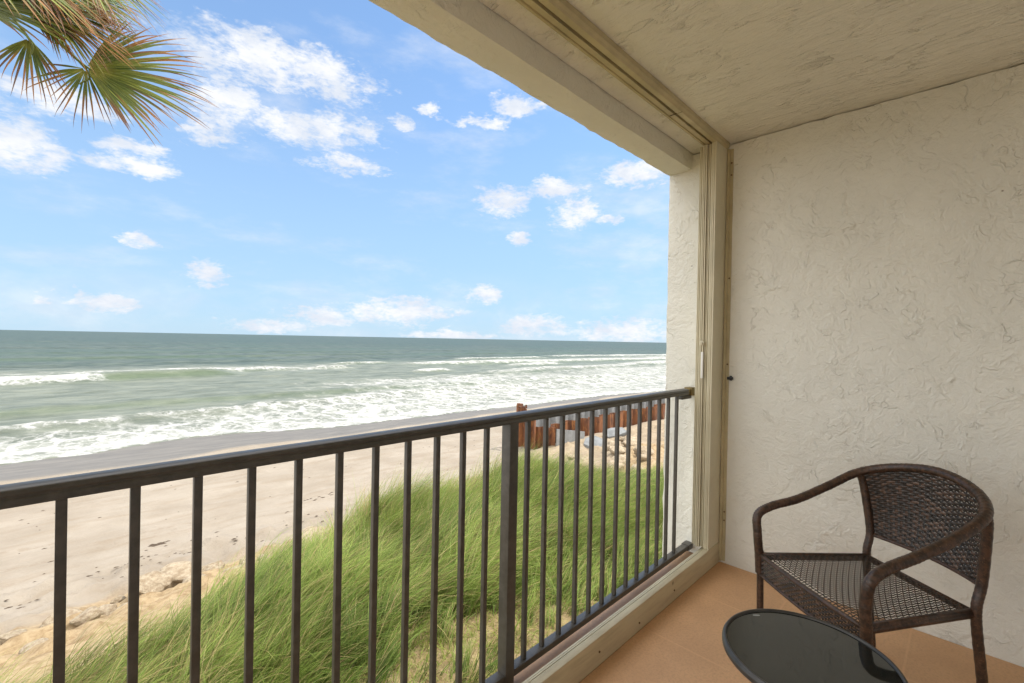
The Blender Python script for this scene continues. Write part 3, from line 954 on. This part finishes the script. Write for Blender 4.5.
e = MB(); e.tube([back_surf(u, 0.0) for u in np.linspace(0, 1, 24)], 0.0075, 8)
e.build('backrest_edge', M_wrap, ch, smooth=True)
SF, SR = (0.224, 0.236), (-0.214, 0.192)
def seat_surf(u, v):       # u across, v front to back
    s = 2 * u - 1
    x = SF[0] * (1 - v) + SR[0] * v; y = (SF[1] * (1 - v) + SR[1] * v) * s
    zz = 0.420 - 0.012 * math.sin(PI * u) * math.sin(PI * min(v * 1.1, 1)) - 0.010 * (1 - min(v / 0.08, 1)) ** 2
    return (x, y, zz)
weave(seat_surf, 36, 34, 0.0024, 0.0030, 0.0020, seed=5).build('seat', M_wicker, ch, smooth=True, colors=True)
def apron_surf(u, v):
    s = 2 * u - 1
    return (SF[0] + 0.004 + 0.012 * (1 - s * s), SF[1] * s, 0.412 - 0.075 * v)
weave(apron_surf, 9, 40, 0.0026, 0.0042, 0.0026, seed=8).build('seat_apron', M_wicker, ch, smooth=True, colors=True)
sf = MB()
fe = [(SF[0] + 0.004 + 0.012 * (1 - s * s), SF[1] * s, 0.417) for s in np.linspace(-1, 1, 16)]
sf.tube(fe, 0.0085, 10)
sf.tube([(SF[0] + 0.002 + 0.012 * (1 - s * s), SF[1] * s, 0.336) for s in np.linspace(-1, 1, 16)], 0.0070, 8)
for s in (-1, 1):
    sf.tube([(SF[0], s * SF[1], 0.408), (SR[0], s * SR[1], 0.408)], 0.0125, 10)
    sf.tube([(SF[0], s * SF[1], 0.418), (SR[0], s * SR[1], 0.418)], 0.0085, 10)
sf.tube([(SR[0], -SR[1], 0.412), (SR[0], SR[1], 0.412)], 0.0120, 10)
sf.build('seat_frame', M_wrap, ch, smooth=True)
for s in (-1, 1):
    lg_ = MB(); lg_.tube(cr([(0.222, s * 0.246, 0.43), (0.222, s * 0.245, 0.34), (0.222, s * 0.240, 0.18), (0.226, s * 0.232, 0.0)], 5), 0.0128, 12)
    lg_.build('leg', M_wrap, ch, smooth=True)
    pt = cr([(-0.262, s * 0.205, 0.0), (-0.245, s * 0.204, 0.18), (-0.224, s * 0.200, 0.36), (-0.221, s * 0.200, 0.44), (-0.236, s * 0.203, 0.52), (-0.222, s * 0.224, 0.70), (-0.206, s * 0.231, 0.751)], 12)
    lg_ = MB(); lg_.tube(pt, [0.0145 + 0.0005 * math.sin(i * 2.3) for i in range(len(pt))], 12)
    lg_.build('leg', M_wrap, ch, smooth=True)

# ------------------------------------------------------------------ side table
tb = empty('side_table', (1.438, 0.284, 0.0))
tag(tb, 'small round side table with black glass top in front of the wicker chair', 'table')
g = MB(); g.lathe([(0.001, 0.4375), (0.1985, 0.4375), (0.1985, 0.4440), (0.001, 0.4440)], 96)
g.build('glass_top', M_glass, tb)
g = MB()
ring = [(0.1990, 0.428), (0.1990, 0.4455), (0.2005, 0.4485), (0.2035, 0.4500), (0.2070, 0.4490), (0.2085, 0.4465), (0.2095, 0.4440), (0.2115, 0.4420), (0.2120, 0.4380), (0.2115, 0.4300), (0.2090, 0.4270), (0.2050, 0.4260)]
def ring_build(mb, prof, sides=96):
    n = len(prof); vs = []; fs = []
    for k in range(sides):
        a = 2 * PI * k / sides
        for r_, z_ in prof: vs.append((r_ * math.cos(a), r_ * math.sin(a), z_))
    for k in range(sides):
        k2 = (k + 1) % sides
        for i in range(n):
            i2 = (i + 1) % n
            fs.append((k * n + i, k2 * n + i, k2 * n + i2, k * n + i2))
    mb.add(vs, fs)
ring_build(g, ring)
g.build('rim', M_tframe, tb, smooth=True, auto=0.9)
st = MB(); st.lathe([(0.0, 0.4442), (0.006, 0.4442)], 16)
stv = MB()
poly = [(0.0115 * math.cos(a), 0.0032 * math.sin(a)) for a in np.linspace(0, 2 * PI, 20, endpoint=False)]
ca, sa = math.cos(math.radians(-45)), math.sin(math.radians(-45))
stv.prism([(0.095 + x * ca - y * sa, 0.158 + x * sa + y * ca) for x, y in poly], 0.4441, 0.4444, 'z')
stv.build('sticker', simple('grey_sticker', (0.30, 0.31, 0.30), 0.4), tb)
for k in range(4):
    a = math.radians(20 + 90 * k)
    l_ = MB(); l_.tube(cr([(0.135 * math.cos(a), 0.135 * math.sin(a), 0.436), (0.120 * math.cos(a), 0.120 * math.sin(a), 0.30), (0.115 * math.cos(a), 0.115 * math.sin(a), 0.12), (0.150 * math.cos(a), 0.150 * math.sin(a), 0.0)], 6), 0.0095, 10)
    l_.build('leg', M_tframe, tb, smooth=True)
l_ = MB(); ring_build(l_, [(0.114 + 0.006 * math.cos(a), 0.16 + 0.006 * math.sin(a)) for a in np.linspace(0, 2 * PI, 8, endpoint=False)], 48)
l_.build('brace_ring', M_tframe, tb, smooth=True)

# ------------------------------------------------------------------ steel sheet pile walls
def pile(path2d, zb, zt, period, depth, thick=0.02, seed=0):
    """corrugated sheet following a straight run; zt may be a pair"""
    a, b = Vector(path2d[0]), Vector(path2d[1])
    L = (b - a).length; t = (b - a) / L; n = Vector((-t.y, t.x))
    prof = []
    npd = max(1, round(L / period))
    per = L / npd
    for i in range(npd):
        for f, d in ((0.0, 0.0), (0.30, 0.0), (0.46, 1.0), (0.80, 1.0), (0.97, 0.0)):
            prof.append((i * per + f * per, d * depth))
    prof.append((L, 0.0))
    z0, z1 = (zt if hasattr(zt, '__len__') else (zt, zt))
    m_ = MB(); vs = []; fs = []
    N = len(prof); rnd = random.Random(seed)
    jit = 0
    for i, (s, d) in enumerate(prof):
        if i % 5 == 0: jit = rnd.uniform(-0.05, 0.04)
        p = a + t * s + n * d; p2 = p + n * thick
        top = z0 + (z1 - z0) * s / L + jit
        vs += [(p.x, p.y, zb), (p.x, p.y, top), (p2.x, p2.y, zb), (p2.x, p2.y, top)]
    for i in range(N - 1):
        b0, b1 = 4 * i, 4 * (i + 1)
        fs += [(b0, b1, b1 + 1, b0 + 1), (b0 + 2, b0 + 3, b1 + 3, b1 + 2), (b0 + 1, b1 + 1, b1 + 3, b0 + 3)]
    m_.add(vs, fs)
    return m_
o = pile(((20.0, 16.75), (60.0, 16.75)), -5.6, (-3.62, -3.66), 1.25, 0.42, seed=1).build('seawall', M_rust)
tag(o, 'long low rusty corrugated steel seawall running along the beach', 'seawall')
o = pile(((21.0, 19.6), (62.0, 19.6)), -5.6, (-3.60, -3.86), 1.0, 0.30, seed=2).build('seawall', M_greypile)
tag(o, 'pale grey corrugated seawall parallel behind the rusty one', 'seawall')
tp = empty('steel_pile', (18.8, 17.55, -5.4))
tag(tp, 'tallest rusty steel sheet pile standing at the seaward corner', 'steel pile')
pile(((0.0, 0.75), (0.0, -0.65)), 0.0, (2.93, 2.40), 0.70, 0.28, seed=3).build('sheet', M_rust, tp)
m_ = MB(); m_.box(-0.10, 0.10, 0.30, 0.62, 2.86, 3.02); m_.box(-0.06, 0.06, -0.05, 0.30, 2.80, 2.90); m_.tube([(0, -0.02, 2.88), (0, -0.02, 3.0)], 0.05, 8)
m_.build('top_bracket', M_rust, tp)
o = pile(((19.25, 17.2), (19.5, 15.95)), -5.6, (-3.62, -3.55), 0.62, 0.22, seed=4).build('steel_pile', M_rust)
tag(o, 'shorter rusty steel sheet pile beside the tall corner pile', 'steel pile')
o = pile(((19.55, 15.9), (22.6, 16.2)), -5.6, (-3.62, -4.22), 1.5, 0.05, 0.05, seed=5).build('concrete_panel', M_greypile)
tag(o, 'plain grey panel wall sloping down between rusty pile and rocks', 'panel wall')

# ------------------------------------------------------------------ rocks
def rock_mesh(seed):
    bm = bmesh.new(); bmesh.ops.create_icosphere(bm, subdivisions=4, radius=1.0)
    rr = random.Random(seed); off = Vector((rr.uniform(0, 50), rr.uniform(0, 50), rr.uniform(0, 50)))
    planes = [(Vector((rr.gauss(0, 1), rr.gauss(0, 1), rr.gauss(0, 0.8))).normalized(), rr.uniform(0.5, 0.85)) for _ in range(7)]
    for v in bm.verts:
        p = v.co.copy()
        for n, d in planes:
            k = p.dot(n) - d
            if k > 0: p -= n * k * 0.85
        nn = mnoise.fractal(p * 1.6 + off, 1.0, 2.0, 5)
        p *= 1 + 0.22 * nn
        v.co = p
    me = bpy.data.meshes.new('boulder'); bm.to_mesh(me); bm.free()
    me.polygons.foreach_set('use_smooth', np.ones(len(me.polygons), dtype=bool))
    me.set_sharp_from_angle(angle=0.9)
    me.materials.append(M_rock)
    return me
rocks = [rock_mesh(s) for s in range(5)]
GR = 'rocks along the foot of the grassy dune'
SL = 'small rock on the tan sand bank at the foot of the grass, lower left'
RK = [  # x, y, size, flat, label
    (2.05, 12.9, 0.42, 0.65, 'largest pale boulder at the dune edge between second and third balusters'),
    (1.50, 12.5, 0.34, 0.7, 'rounded tan boulder just left of the largest dune-edge boulder'),
    (2.75, 13.1, 0.26, 0.65, 'angular brown rock to the right of the largest dune-edge boulder'),
    (4.9, 12.3, 0.52, 0.45, 'flat layered rock ledge poking out of the dune beside tall grass'),
    (19.9, 12.4, 0.55, 0.6, 'big pale boulder on the sand below the rusty seawall'),
    (17.0, 10.6, 0.42, 0.6, None), (17.9, 10.9, 0.45, 0.65, None), (18.8, 11.6, 0.4, 0.6, None), (20.8, 11.9, 0.5, 0.5, None),
    (18.3, 9.9, 0.36, 0.6, None), (16.2, 11.6, 0.30, 0.6, None), (17.4, 12.4, 0.35, 0.5, None), (15.6, 13.3, 0.35, 0.6, None),
    (16.6, 13.6, 0.42, 0.6, None), (0.75, 12.3, 0.24, 0.7, SL), (0.1, 12.5, 0.30, 0.6, SL), (0.45, 11.6, 0.20, 0.6, SL), (1.15, 11.7, 0.26, 0.55, SL), (2.2, 12.0, 0.24, 0.6, SL), (3.0, 12.2, 0.28, 0.55, SL), (-0.2, 11.2, 0.22, 0.6, SL), (3.9, 12.3, 0.25, 0.5, SL), (-0.5, 12.0, 0.20, 0.6, SL), (1.0, 12.9, 0.13, 0.7, SL), (3.4, 12.7, 0.20, 0.6, SL), (3.9, 13.0, 0.14, 0.6, SL), (5.6, 12.6, 0.18, 0.6, SL), (-1.1, 12.5, 0.25, 0.5, SL), (21.9, 12.6, 0.45, 0.6, None), (19.2, 10.4, 0.45, 0.6, None), (16.9, 9.5, 0.3, 0.6, None),
    (22.5, 13.5, 0.4, 0.5, None), (18.2, 13.6, 0.3, 0.6, None)]
SM = 'weathered pale rock on the sand slope at right, between grass and rusty seawall'
for i, (x, y, s, fl_, lab) in enumerate(RK):
    o = bpy.data.objects.new('boulder', rocks[i % 5]); COL.objects.link(o)
    o.location = (x, y, float(ground_z(x, y)) + s * fl_ * 0.3)
    o.scale = (s * 1.15, s, s * fl_); o.rotation_euler = (random.uniform(-.2, .2), random.uniform(-.2, .2), random.uniform(0, 6))
    tag(o, lab or SM, 'rock', GR if (i < 4 or lab == SL) else 'rocks on the sand below the seawall')
for x, y, sx_, sy_, rz, lab in ((20.9, 14.3, 0.9, 0.6, 0.3, 'tilted grey concrete slab lying on the sand before the rusty seawall'), (24.3, 15.2, 0.8, 0.5, -0.4, 'farther broken grey slab lying against the foot of the rusty seawall')):
    m_ = MB(); m_.prism([(-sx_, -sy_), (-sx_ * .2, -sy_ * 1.1), (sx_ * .9, -sy_ * .7), (sx_, sy_ * .6), (sx_ * .1, sy_), (-sx_ * .8, sy_ * .7)], -0.1, 0.12, 'z')
    o = m_.build('concrete_slab', M_slab, bevel=0.03)
    o.location = (x, y, float(ground_z(x, y)) + 0.12); o.rotation_euler = (0.22, -0.12, rz)
    tag(o, lab, 'slab')
# seaweed wrack left by the tide
wv, wf_, wc = [], [], []
def flake(x, y, s):
    z0_ = float(ground_z(x, y)) + 0.012
    n = random.randint(5, 8); b0 = len(wv); a0 = random.uniform(0, 6)
    wv.append((x, y, z0_ + s * 0.25)); wc.append((0.05, 0.032, 0.018))
    for k in range(n):
        a = a0 + 2 * PI * k / n; r_ = s * random.uniform(0.5, 1.1)
        wv.append((x + r_ * 1.7 * math.cos(a), y + r_ * 0.6 * math.sin(a), z0_ - 0.008)); wc.append((0.07, 0.045, 0.026))
    for k in range(n): wf_.append((b0, b0 + 1 + k, b0 + 1 + (k + 1) % n))
for _ in range(150):
    x = random.uniform(-3, 16); flake(x, 15.2 + random.gauss(0, 0.35) + 0.25 * math.sin(x), random.choice((0.025, 0.035, 0.05)))
for _ in range(130):
    flake(random.uniform(-3, 18), random.uniform(14.6, 27), random.choice((0.02, 0.03, 0.045)))
for k in range(26):
    flake(2.15 + random.gauss(0, 0.16), 16.6 + random.gauss(0, 0.05), 0.05)
for k in range(14):
    flake(7.2 + random.gauss(0, 0.4), 17.2 + random.gauss(0, 0.10), 0.05)
wme = np_mesh('seaweed', np.array(wv), np.array(wf_), False, np.array(wc))
tag(link('seaweed', wme, vcol_mat('seaweed', 0.8)), 'dark scraps of dry seaweed scattered on the sand', 'seaweed', kind='stuff')

# ------------------------------------------------------------------ grass
def blades(x, y, L, wd, lean_dir, lean0, curl, col_base, col_tip, seg=5, zoff=0.0):
    n = len(x)
    z0_ = ground_z(x, y) + zoff
    t = np.linspace(0, 1, seg + 1)
    ang = lean0[:, None] + curl[:, None] * t[None, :] ** 1.15
    ang = np.minimum(ang, 2.0)
    ds = (L / seg)[:, None]
    dh = np.sin(ang) * ds; dv = np.cos(ang) * ds
    hx = np.concatenate([np.zeros((n, 1)), np.cumsum(dh[:, :-1], 1)], 1); hz = np.concatenate([np.zeros((n, 1)), np.cumsum(dv[:, :-1], 1)], 1)
    dx, dy = np.cos(lean_dir)[:, None], np.sin(lean_dir)[:, None]
    cx = x[:, None] + hx * dx; cy = y[:, None] + hx * dy; cz = z0_[:, None] + hz
    wdt = wd[:, None] * (1 - t[None, :] ** 1.6 * 0.92) * 0.5
    tw = rng.uniform(-1.0, 1.0, n)[:, None]
    ux = -dy * np.cos(tw) + dx * 0; uy = dx * np.cos(tw); uz = np.sin(tw) * np.ones_like(ux)
    A = np.stack([cx - ux * wdt, cy - uy * wdt, cz - uz * wdt], -1); B = np.stack([cx + ux * wdt, cy + uy * wdt, cz + uz * wdt], -1)
    V = np.stack([A, B], 2).reshape(n, (seg + 1) * 2, 3)
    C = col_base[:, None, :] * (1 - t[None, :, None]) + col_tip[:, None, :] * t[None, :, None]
    C = np.repeat(C, 2, axis=1)
    i = np.arange(seg) * 2
    f = np.stack([i, i + 1, i + 3, i + 2], -1)
    F = (np.arange(n) * (seg + 1) * 2)[:, None, None] + f[None]
    return V.reshape(-1, 3), F.reshape(-1, 4), C.reshape(-1, 3)

NT_ = 7200
txx = rng.uniform(-4.5, 17.5, NT_); tyy = rng.uniform(3.9, 11.7, NT_)
esh = edge_shift(txx)
edge_n = fbm(txx * 0.9, tyy * 0.9, 3, 201)
near_edge = 5.6 - 1.6 * sst(txx, 4.6, 7.5) + (fbm(txx * 0.8, txx * 0 + 4, 3, 203) - 0.5) * 0.9 - 0.9 * (1 - sst(txx, 0.5, 3.5))
keep = ((tyy > near_edge) | ((rng.uniform(0, 1, NT_) < 0.16) & (tyy > 4.2))) & (tyy + esh + (edge_n - 0.5) * 1.6 < 11.35) & ~((txx > 13.0 + 3.5 * (edge_n - 0.5)) & (tyy > 6.6 + 0.35 * (17.5 - txx)))
txx, tyy = txx[keep], tyy[keep]
lim = 7.75 + 3.55 * sst(txx, -1.2, 6.0) + (edge_n[keep] - 0.5) * 1.4
k2_ = tyy < lim
txx, tyy = txx[k2_], tyy[k2_]
nt = len(txx)
per = 40
ti = np.repeat(np.arange(nt), per)
N = len(ti)
bx = txx[ti] + rng.normal(0, 0.075, N); by = tyy[ti] + rng.normal(0, 0.075, N)
hfield = (0.50 + 0.95 * fbm(bx * 0.55, by * 0.55, 3, 211)) * (np.clip(rng.normal(1.0, 0.24, nt), 0.5, 1.6))[ti]
hfield = hfield * (1 - 0.42 * sst(bx, 10.5, 13.5))
Lb = hfield * rng.uniform(0.6, 1.1, N) * (0.45 + 0.55 * sst(by, 4.4, 6.3))
lean_d = -0.55 + (fbm(bx * 0.35, by * 0.35, 3, 213) - 0.5) * 2.2 + rng.normal(0, 0.26, N) + (rng.normal(0, 0.60, nt))[ti]
lean0 = np.clip(0.22 + 0.55 * (fbm(bx * 0.5, by * 0.5, 3, 217)) + rng.normal(0, 0.16, N), 0.02, 1.1)
curl = np.clip(0.75 + 0.9 * (fbm(bx * 0.45, by * 0.45, 2, 219) - 0.3) + rng.normal(0, 0.28, N), 0.1, 1.7)
wdb = rng.uniform(0.007, 0.015, N)
tone = np.clip((fbm(bx * 0.8, by * 0.8, 3, 221) - 0.5) * 1.7 + 0.5 + rng.normal(0, 0.20, N) + (rng.normal(0, 0.22, nt))[ti], 0, 1)[:, None]
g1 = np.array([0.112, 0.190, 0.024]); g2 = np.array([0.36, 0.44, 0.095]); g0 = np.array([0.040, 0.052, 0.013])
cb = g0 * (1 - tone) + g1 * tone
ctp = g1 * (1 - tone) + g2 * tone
dryp = 0.17 + 0.30 * sst(by + edge_shift(bx), 9.8, 11.2) + 0.12 * sst(fbm(bx * 0.6, by * 0.6, 3, 223), 0.55, 0.7) + 0.22 * (1 - sst(bx, -1, 2.2))
dry = rng.uniform(0, 1, N) < dryp
straw = np.array([0.42, 0.33, 0.145]) * rng.uniform(0.7, 1.2, (N, 1))
cb[dry] = cb[dry] * 0.3 + straw[dry] * 0.6; ctp[dry] = straw[dry] * 1.1
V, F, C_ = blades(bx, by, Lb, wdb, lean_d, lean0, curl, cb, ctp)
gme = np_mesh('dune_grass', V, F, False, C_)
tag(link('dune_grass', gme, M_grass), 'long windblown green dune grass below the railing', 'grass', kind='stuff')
# short dry turf near the building, and along the broken edges
N2 = 46000
bx = rng.uniform(-4, 14, N2); by = rng.uniform(2.2, 7.0, N2)
kk = fbm(bx * 1.2, by * 1.2, 3, 231) > 0.30
bx, by = bx[kk], by[kk]; N2 = len(bx)
tone = np.clip(fbm(bx * 0.9, by * 0.9, 3, 233) + rng.normal(0, 0.2, N2) + 0.26, 0, 1)[:, None]
cb = np.array([0.25, 0.18, 0.08]) * (1 - tone) + np.array([0.15, 0.21, 0.03]) * tone
ctp = np.array([0.40, 0.30, 0.14]) * (1 - tone) + np.array([0.32, 0.42, 0.05]) * tone
V, F, C_ = blades(bx, by, rng.uniform(0.06, 0.22, N2), rng.uniform(0.006, 0.014, N2), rng.uniform(0, 6.28, N2), rng.uniform(0.2, 1.2, N2), rng.uniform(0.1, 1.0, N2), cb, ctp, 3)
tag(link('dry_turf', np_mesh('dry_turf', V, F, False, C_), M_grass), 'short dry turf and weeds close below the balcony', 'turf', kind='stuff')

# ------------------------------------------------------------------ palm
PX, PY = -0.86, 6.25
pz0 = float(ground_z(PX, PY))
pt = empty('palm_tree', (PX, PY, pz0))
tag(pt, 'fan palm with browning frond tips at the top left corner', 'palm tree')
CZ = 4.55 - pz0
tk = MB(); tpath = [(0.05 * math.sin(i * 0.5), 0.03 * i / 12, CZ * i / 14) for i in range(15)]
tk.tube(tpath, [0.22 - 0.03 * i / 14 for i in range(15)], 16)
tk.build('trunk', simple('palm_bark', (0.17, 0.125, 0.085), 0.9, 0, (9, 0.9, 0.05), 0.35, 6), pt, smooth=True)
for k, (zz, aa) in enumerate(((6.35, 0.1), (6.55, -0.25), (6.8, 0.5), (6.5, 1.4), (6.9, 2.6), (6.6, 3.6), (6.85, -1.4))):
    s_ = MB(); d_ = Vector((math.cos(aa), math.sin(aa), 0))
    s_.tube([d_ * 0.15 + Vector((0, 0, zz - 0.18)), d_ * 0.26 + Vector((0, 0, zz)), d_ * 0.42 + Vector((0, 0, zz + 0.12))], [0.05, 0.045, 0.03], 8)
    s_.build('leaf_stub', simple('palm_stub', (0.25, 0.16, 0.095), 0.9, 0, (15, 0.8, 0.02), 0.3, 10), pt, smooth=True)
def frond(hub, axis_, nrm, L, spread, nseg, brown, droop, seed, parent, base):
    rr = random.Random(seed)
    A = Vector(axis_).normalized(); Nn = Vector(nrm); Nn = (Nn - A * Nn.dot(A)).normalized(); Bv = Nn.cross(A)
    mb = MB(); hub = Vector(hub)
    for i in range(nseg):
        f = (i + 0.5) / nseg * 2 - 1
        a = f * spread + rr.gauss(0, 0.025)
        d = (A * math.cos(a) + Bv * math.sin(a)).normalized()
        side = Nn.cross(d).normalized()
        ln = L * (1 - 0.38 * abs(f) ** 2.2) * rr.uniform(0.74, 1.08)
        wmax = 0.0128 * L / 0.9 * rr.uniform(0.8, 1.15)
        dr = droop * rr.uniform(0.5, 1.4)
        kink = rr.uniform(0.45, 0.9); kk_ = rr.gauss(0, 0.6)
        br = min(1, max(0, brown + rr.gauss(0, 0.2)))
        n = 9; vs = []; cs = []; fs = []
        p = hub + d * 0.02; dd = d.copy()
        gcol = Vector((0.060, 0.100, 0.014)).lerp(Vector((0.20, 0.23, 0.03)), rr.random())
        bcol = Vector((0.36, 0.155, 0.035)).lerp(Vector((0.13, 0.06, 0.03)), rr.random())
        for j in range(n + 1):
            t = j / n
            wv_ = wmax * (min(1, 0.35 + t * 2.6) if t < 0.3 else 1.13 * (1 - ((t - 0.3) / 0.7) ** 1.3) + 0.03)
            up_ = Nn * (0.45 * wv_)
            vs += [p - side * wv_ + up_, p, p + side * wv_ + up_]
            kx = max(0.0, min(1.0, (t - (1.02 - 0.75 * br)) / 0.18))
            cc = gcol.lerp(bcol, kx)
            if t < 0.12: cc = cc.lerp(Vector((0.38, 0.36, 0.07)), 0.6)
            cs += [tuple(cc)] * 3
            if j:
                b0 = (j - 1) * 3
                fs += [(b0, b0 + 1, b0 + 4, b0 + 3), (b0 + 1, b0 + 2, b0 + 5, b0 + 4)]
            dd = (dd + Vector((0, 0, -1)) * dr * 0.16 * (0.3 + t) + (side * kk_ * 0.10 + Vector((0, 0, -abs(kk_) * 0.16)) if t > kink else Vector((0, 0, 0)))).normalized()
            p = p + dd * ln / n
        mb.add(vs, fs, cs)
    o = mb.build('frond', M_palm, parent, smooth=True, colors=True)
    ptl = MB(); b_ = Vector(base); mid = (b_ + hub) * 0.5 + Vector((0, 0, 0.10))
    ptl.tube(cr([tuple(b_), tuple(mid), tuple(hub), tuple(hub + A * L * 0.28)], 6), [0.020 - 0.014 * i / 18 for i in range(19)], 8, col=(0.20, 0.24, 0.06))
    ptl.build('petiole', M_palm, o, smooth=True, colors=True)
    return o
# positions in the palm's own space (origin at its foot)
def L_(x, y, z): return (x - PX, y - PY, z - pz0)
CR_ = (0.0, 0.0, CZ)
def AX(r_, u_, f_=0.0):
    return (0.707 * r_ + 0.0 * f_, -0.707 * r_ * 0.55 + f_, u_)
FR = [  # hub, axis, normal, length, spread, segments, brown, droop
    (L_(0.18, 6.08, 3.84), AX(1, 0.06, 0.15), (0.15, -0.95, 0.10), 1.02, 1.15, 56, 0.55, 0.32),
    (L_(0.17, 6.10, 3.83), AX(-0.35, -0.9, 0.1), (0.1, -0.95, -0.2), 0.58, 1.15, 18, 0.95, 0.3),
    (L_(-0.21, 6.05, 3.92), AX(0.05, -1.0, 0.1), (0.1, -0.95, 0.1), 0.62, 0.85, 18, 0.85, 0.3),
    (L_(-0.30, 6.0, 4.22), AX(1, -0.12, 0.0), (0.2, -0.9, 0.35), 0.98, 0.75, 40, 0.60, 0.40),
    (L_(-0.20, 5.79, 4.40), AX(1, -0.5, 0.0), (0.1, -0.9, 0.30), 0.80, 0.95, 44, 0.80, 0.45),
    (L_(0.08, 5.68, 4.62), AX(0.8, -0.3, 0.2), (0.2, -0.9, 0.2), 0.72, 1.0, 40, 0.50, 0.4),
    (L_(-0.12, 5.9, 4.18), AX(1, -0.30, 0.05), (0.1, -0.95, 0.2), 0.78, 0.95, 44, 0.6, 0.4),
    (L_(0.12, 6.1, 4.55), AX(1, -0.25, 0.1), (0.1, -0.9, 0.3), 0.62, 1.0, 40, 0.45, 0.4),
    (L_(-0.55, 5.99, 4.05), AX(1, 0.10, 0.0), (0.1, -0.9, 0.35), 0.95, 0.7, 34, 0.35, 0.35),
    (L_(-0.69, 5.80, 4.42), AX(1, -0.35, -0.1), (0.2, -0.8, 0.5), 1.20, 0.9, 44, 0.25, 0.4),
    (L_(-0.45, 6.5, 4.75), AX(1, 0.0, 0.25), (0.0, -0.8, 0.6), 1.15, 1.0, 40, 0.40, 0.35),
    (L_(-0.55, 6.6, 4.9), (0.6, 0.3, 0.6), (-0.4, -0.5, 0.7), 1.0, 1.2, 36, 0.2, 0.3),
    (L_(-1.2, 6.7, 4.9), (-0.3, 0.6, 0.6), (0.2, -0.5, 0.8), 1.0, 1.2, 36, 0.2, 0.3),
    (L_(-1.5, 6.1, 4.6), (-0.9, -0.1, 0.1), (0.0, 0.2, 1.0), 1.0, 1.2, 36, 0.3, 0.4),
    (L_(-1.2, 5.6, 4.4), (-0.5, -0.8, -0.1), (0.1, -0.3, 1.0), 1.0, 1.2, 36, 0.4, 0.4),
    (L_(-0.85, 6.2, 5.2), (0.1, -0.1, 1.0), (0.7, 0.7, 0.0), 0.9, 0.9, 32, 0.1, 0.2)]
for i, (hub, ax_, nr, L, spd, ns, brn, drp) in enumerate(FR):
    frond(hub, ax_, nr, L, spd, ns, brn, drp, 300 + i, pt, CR_)
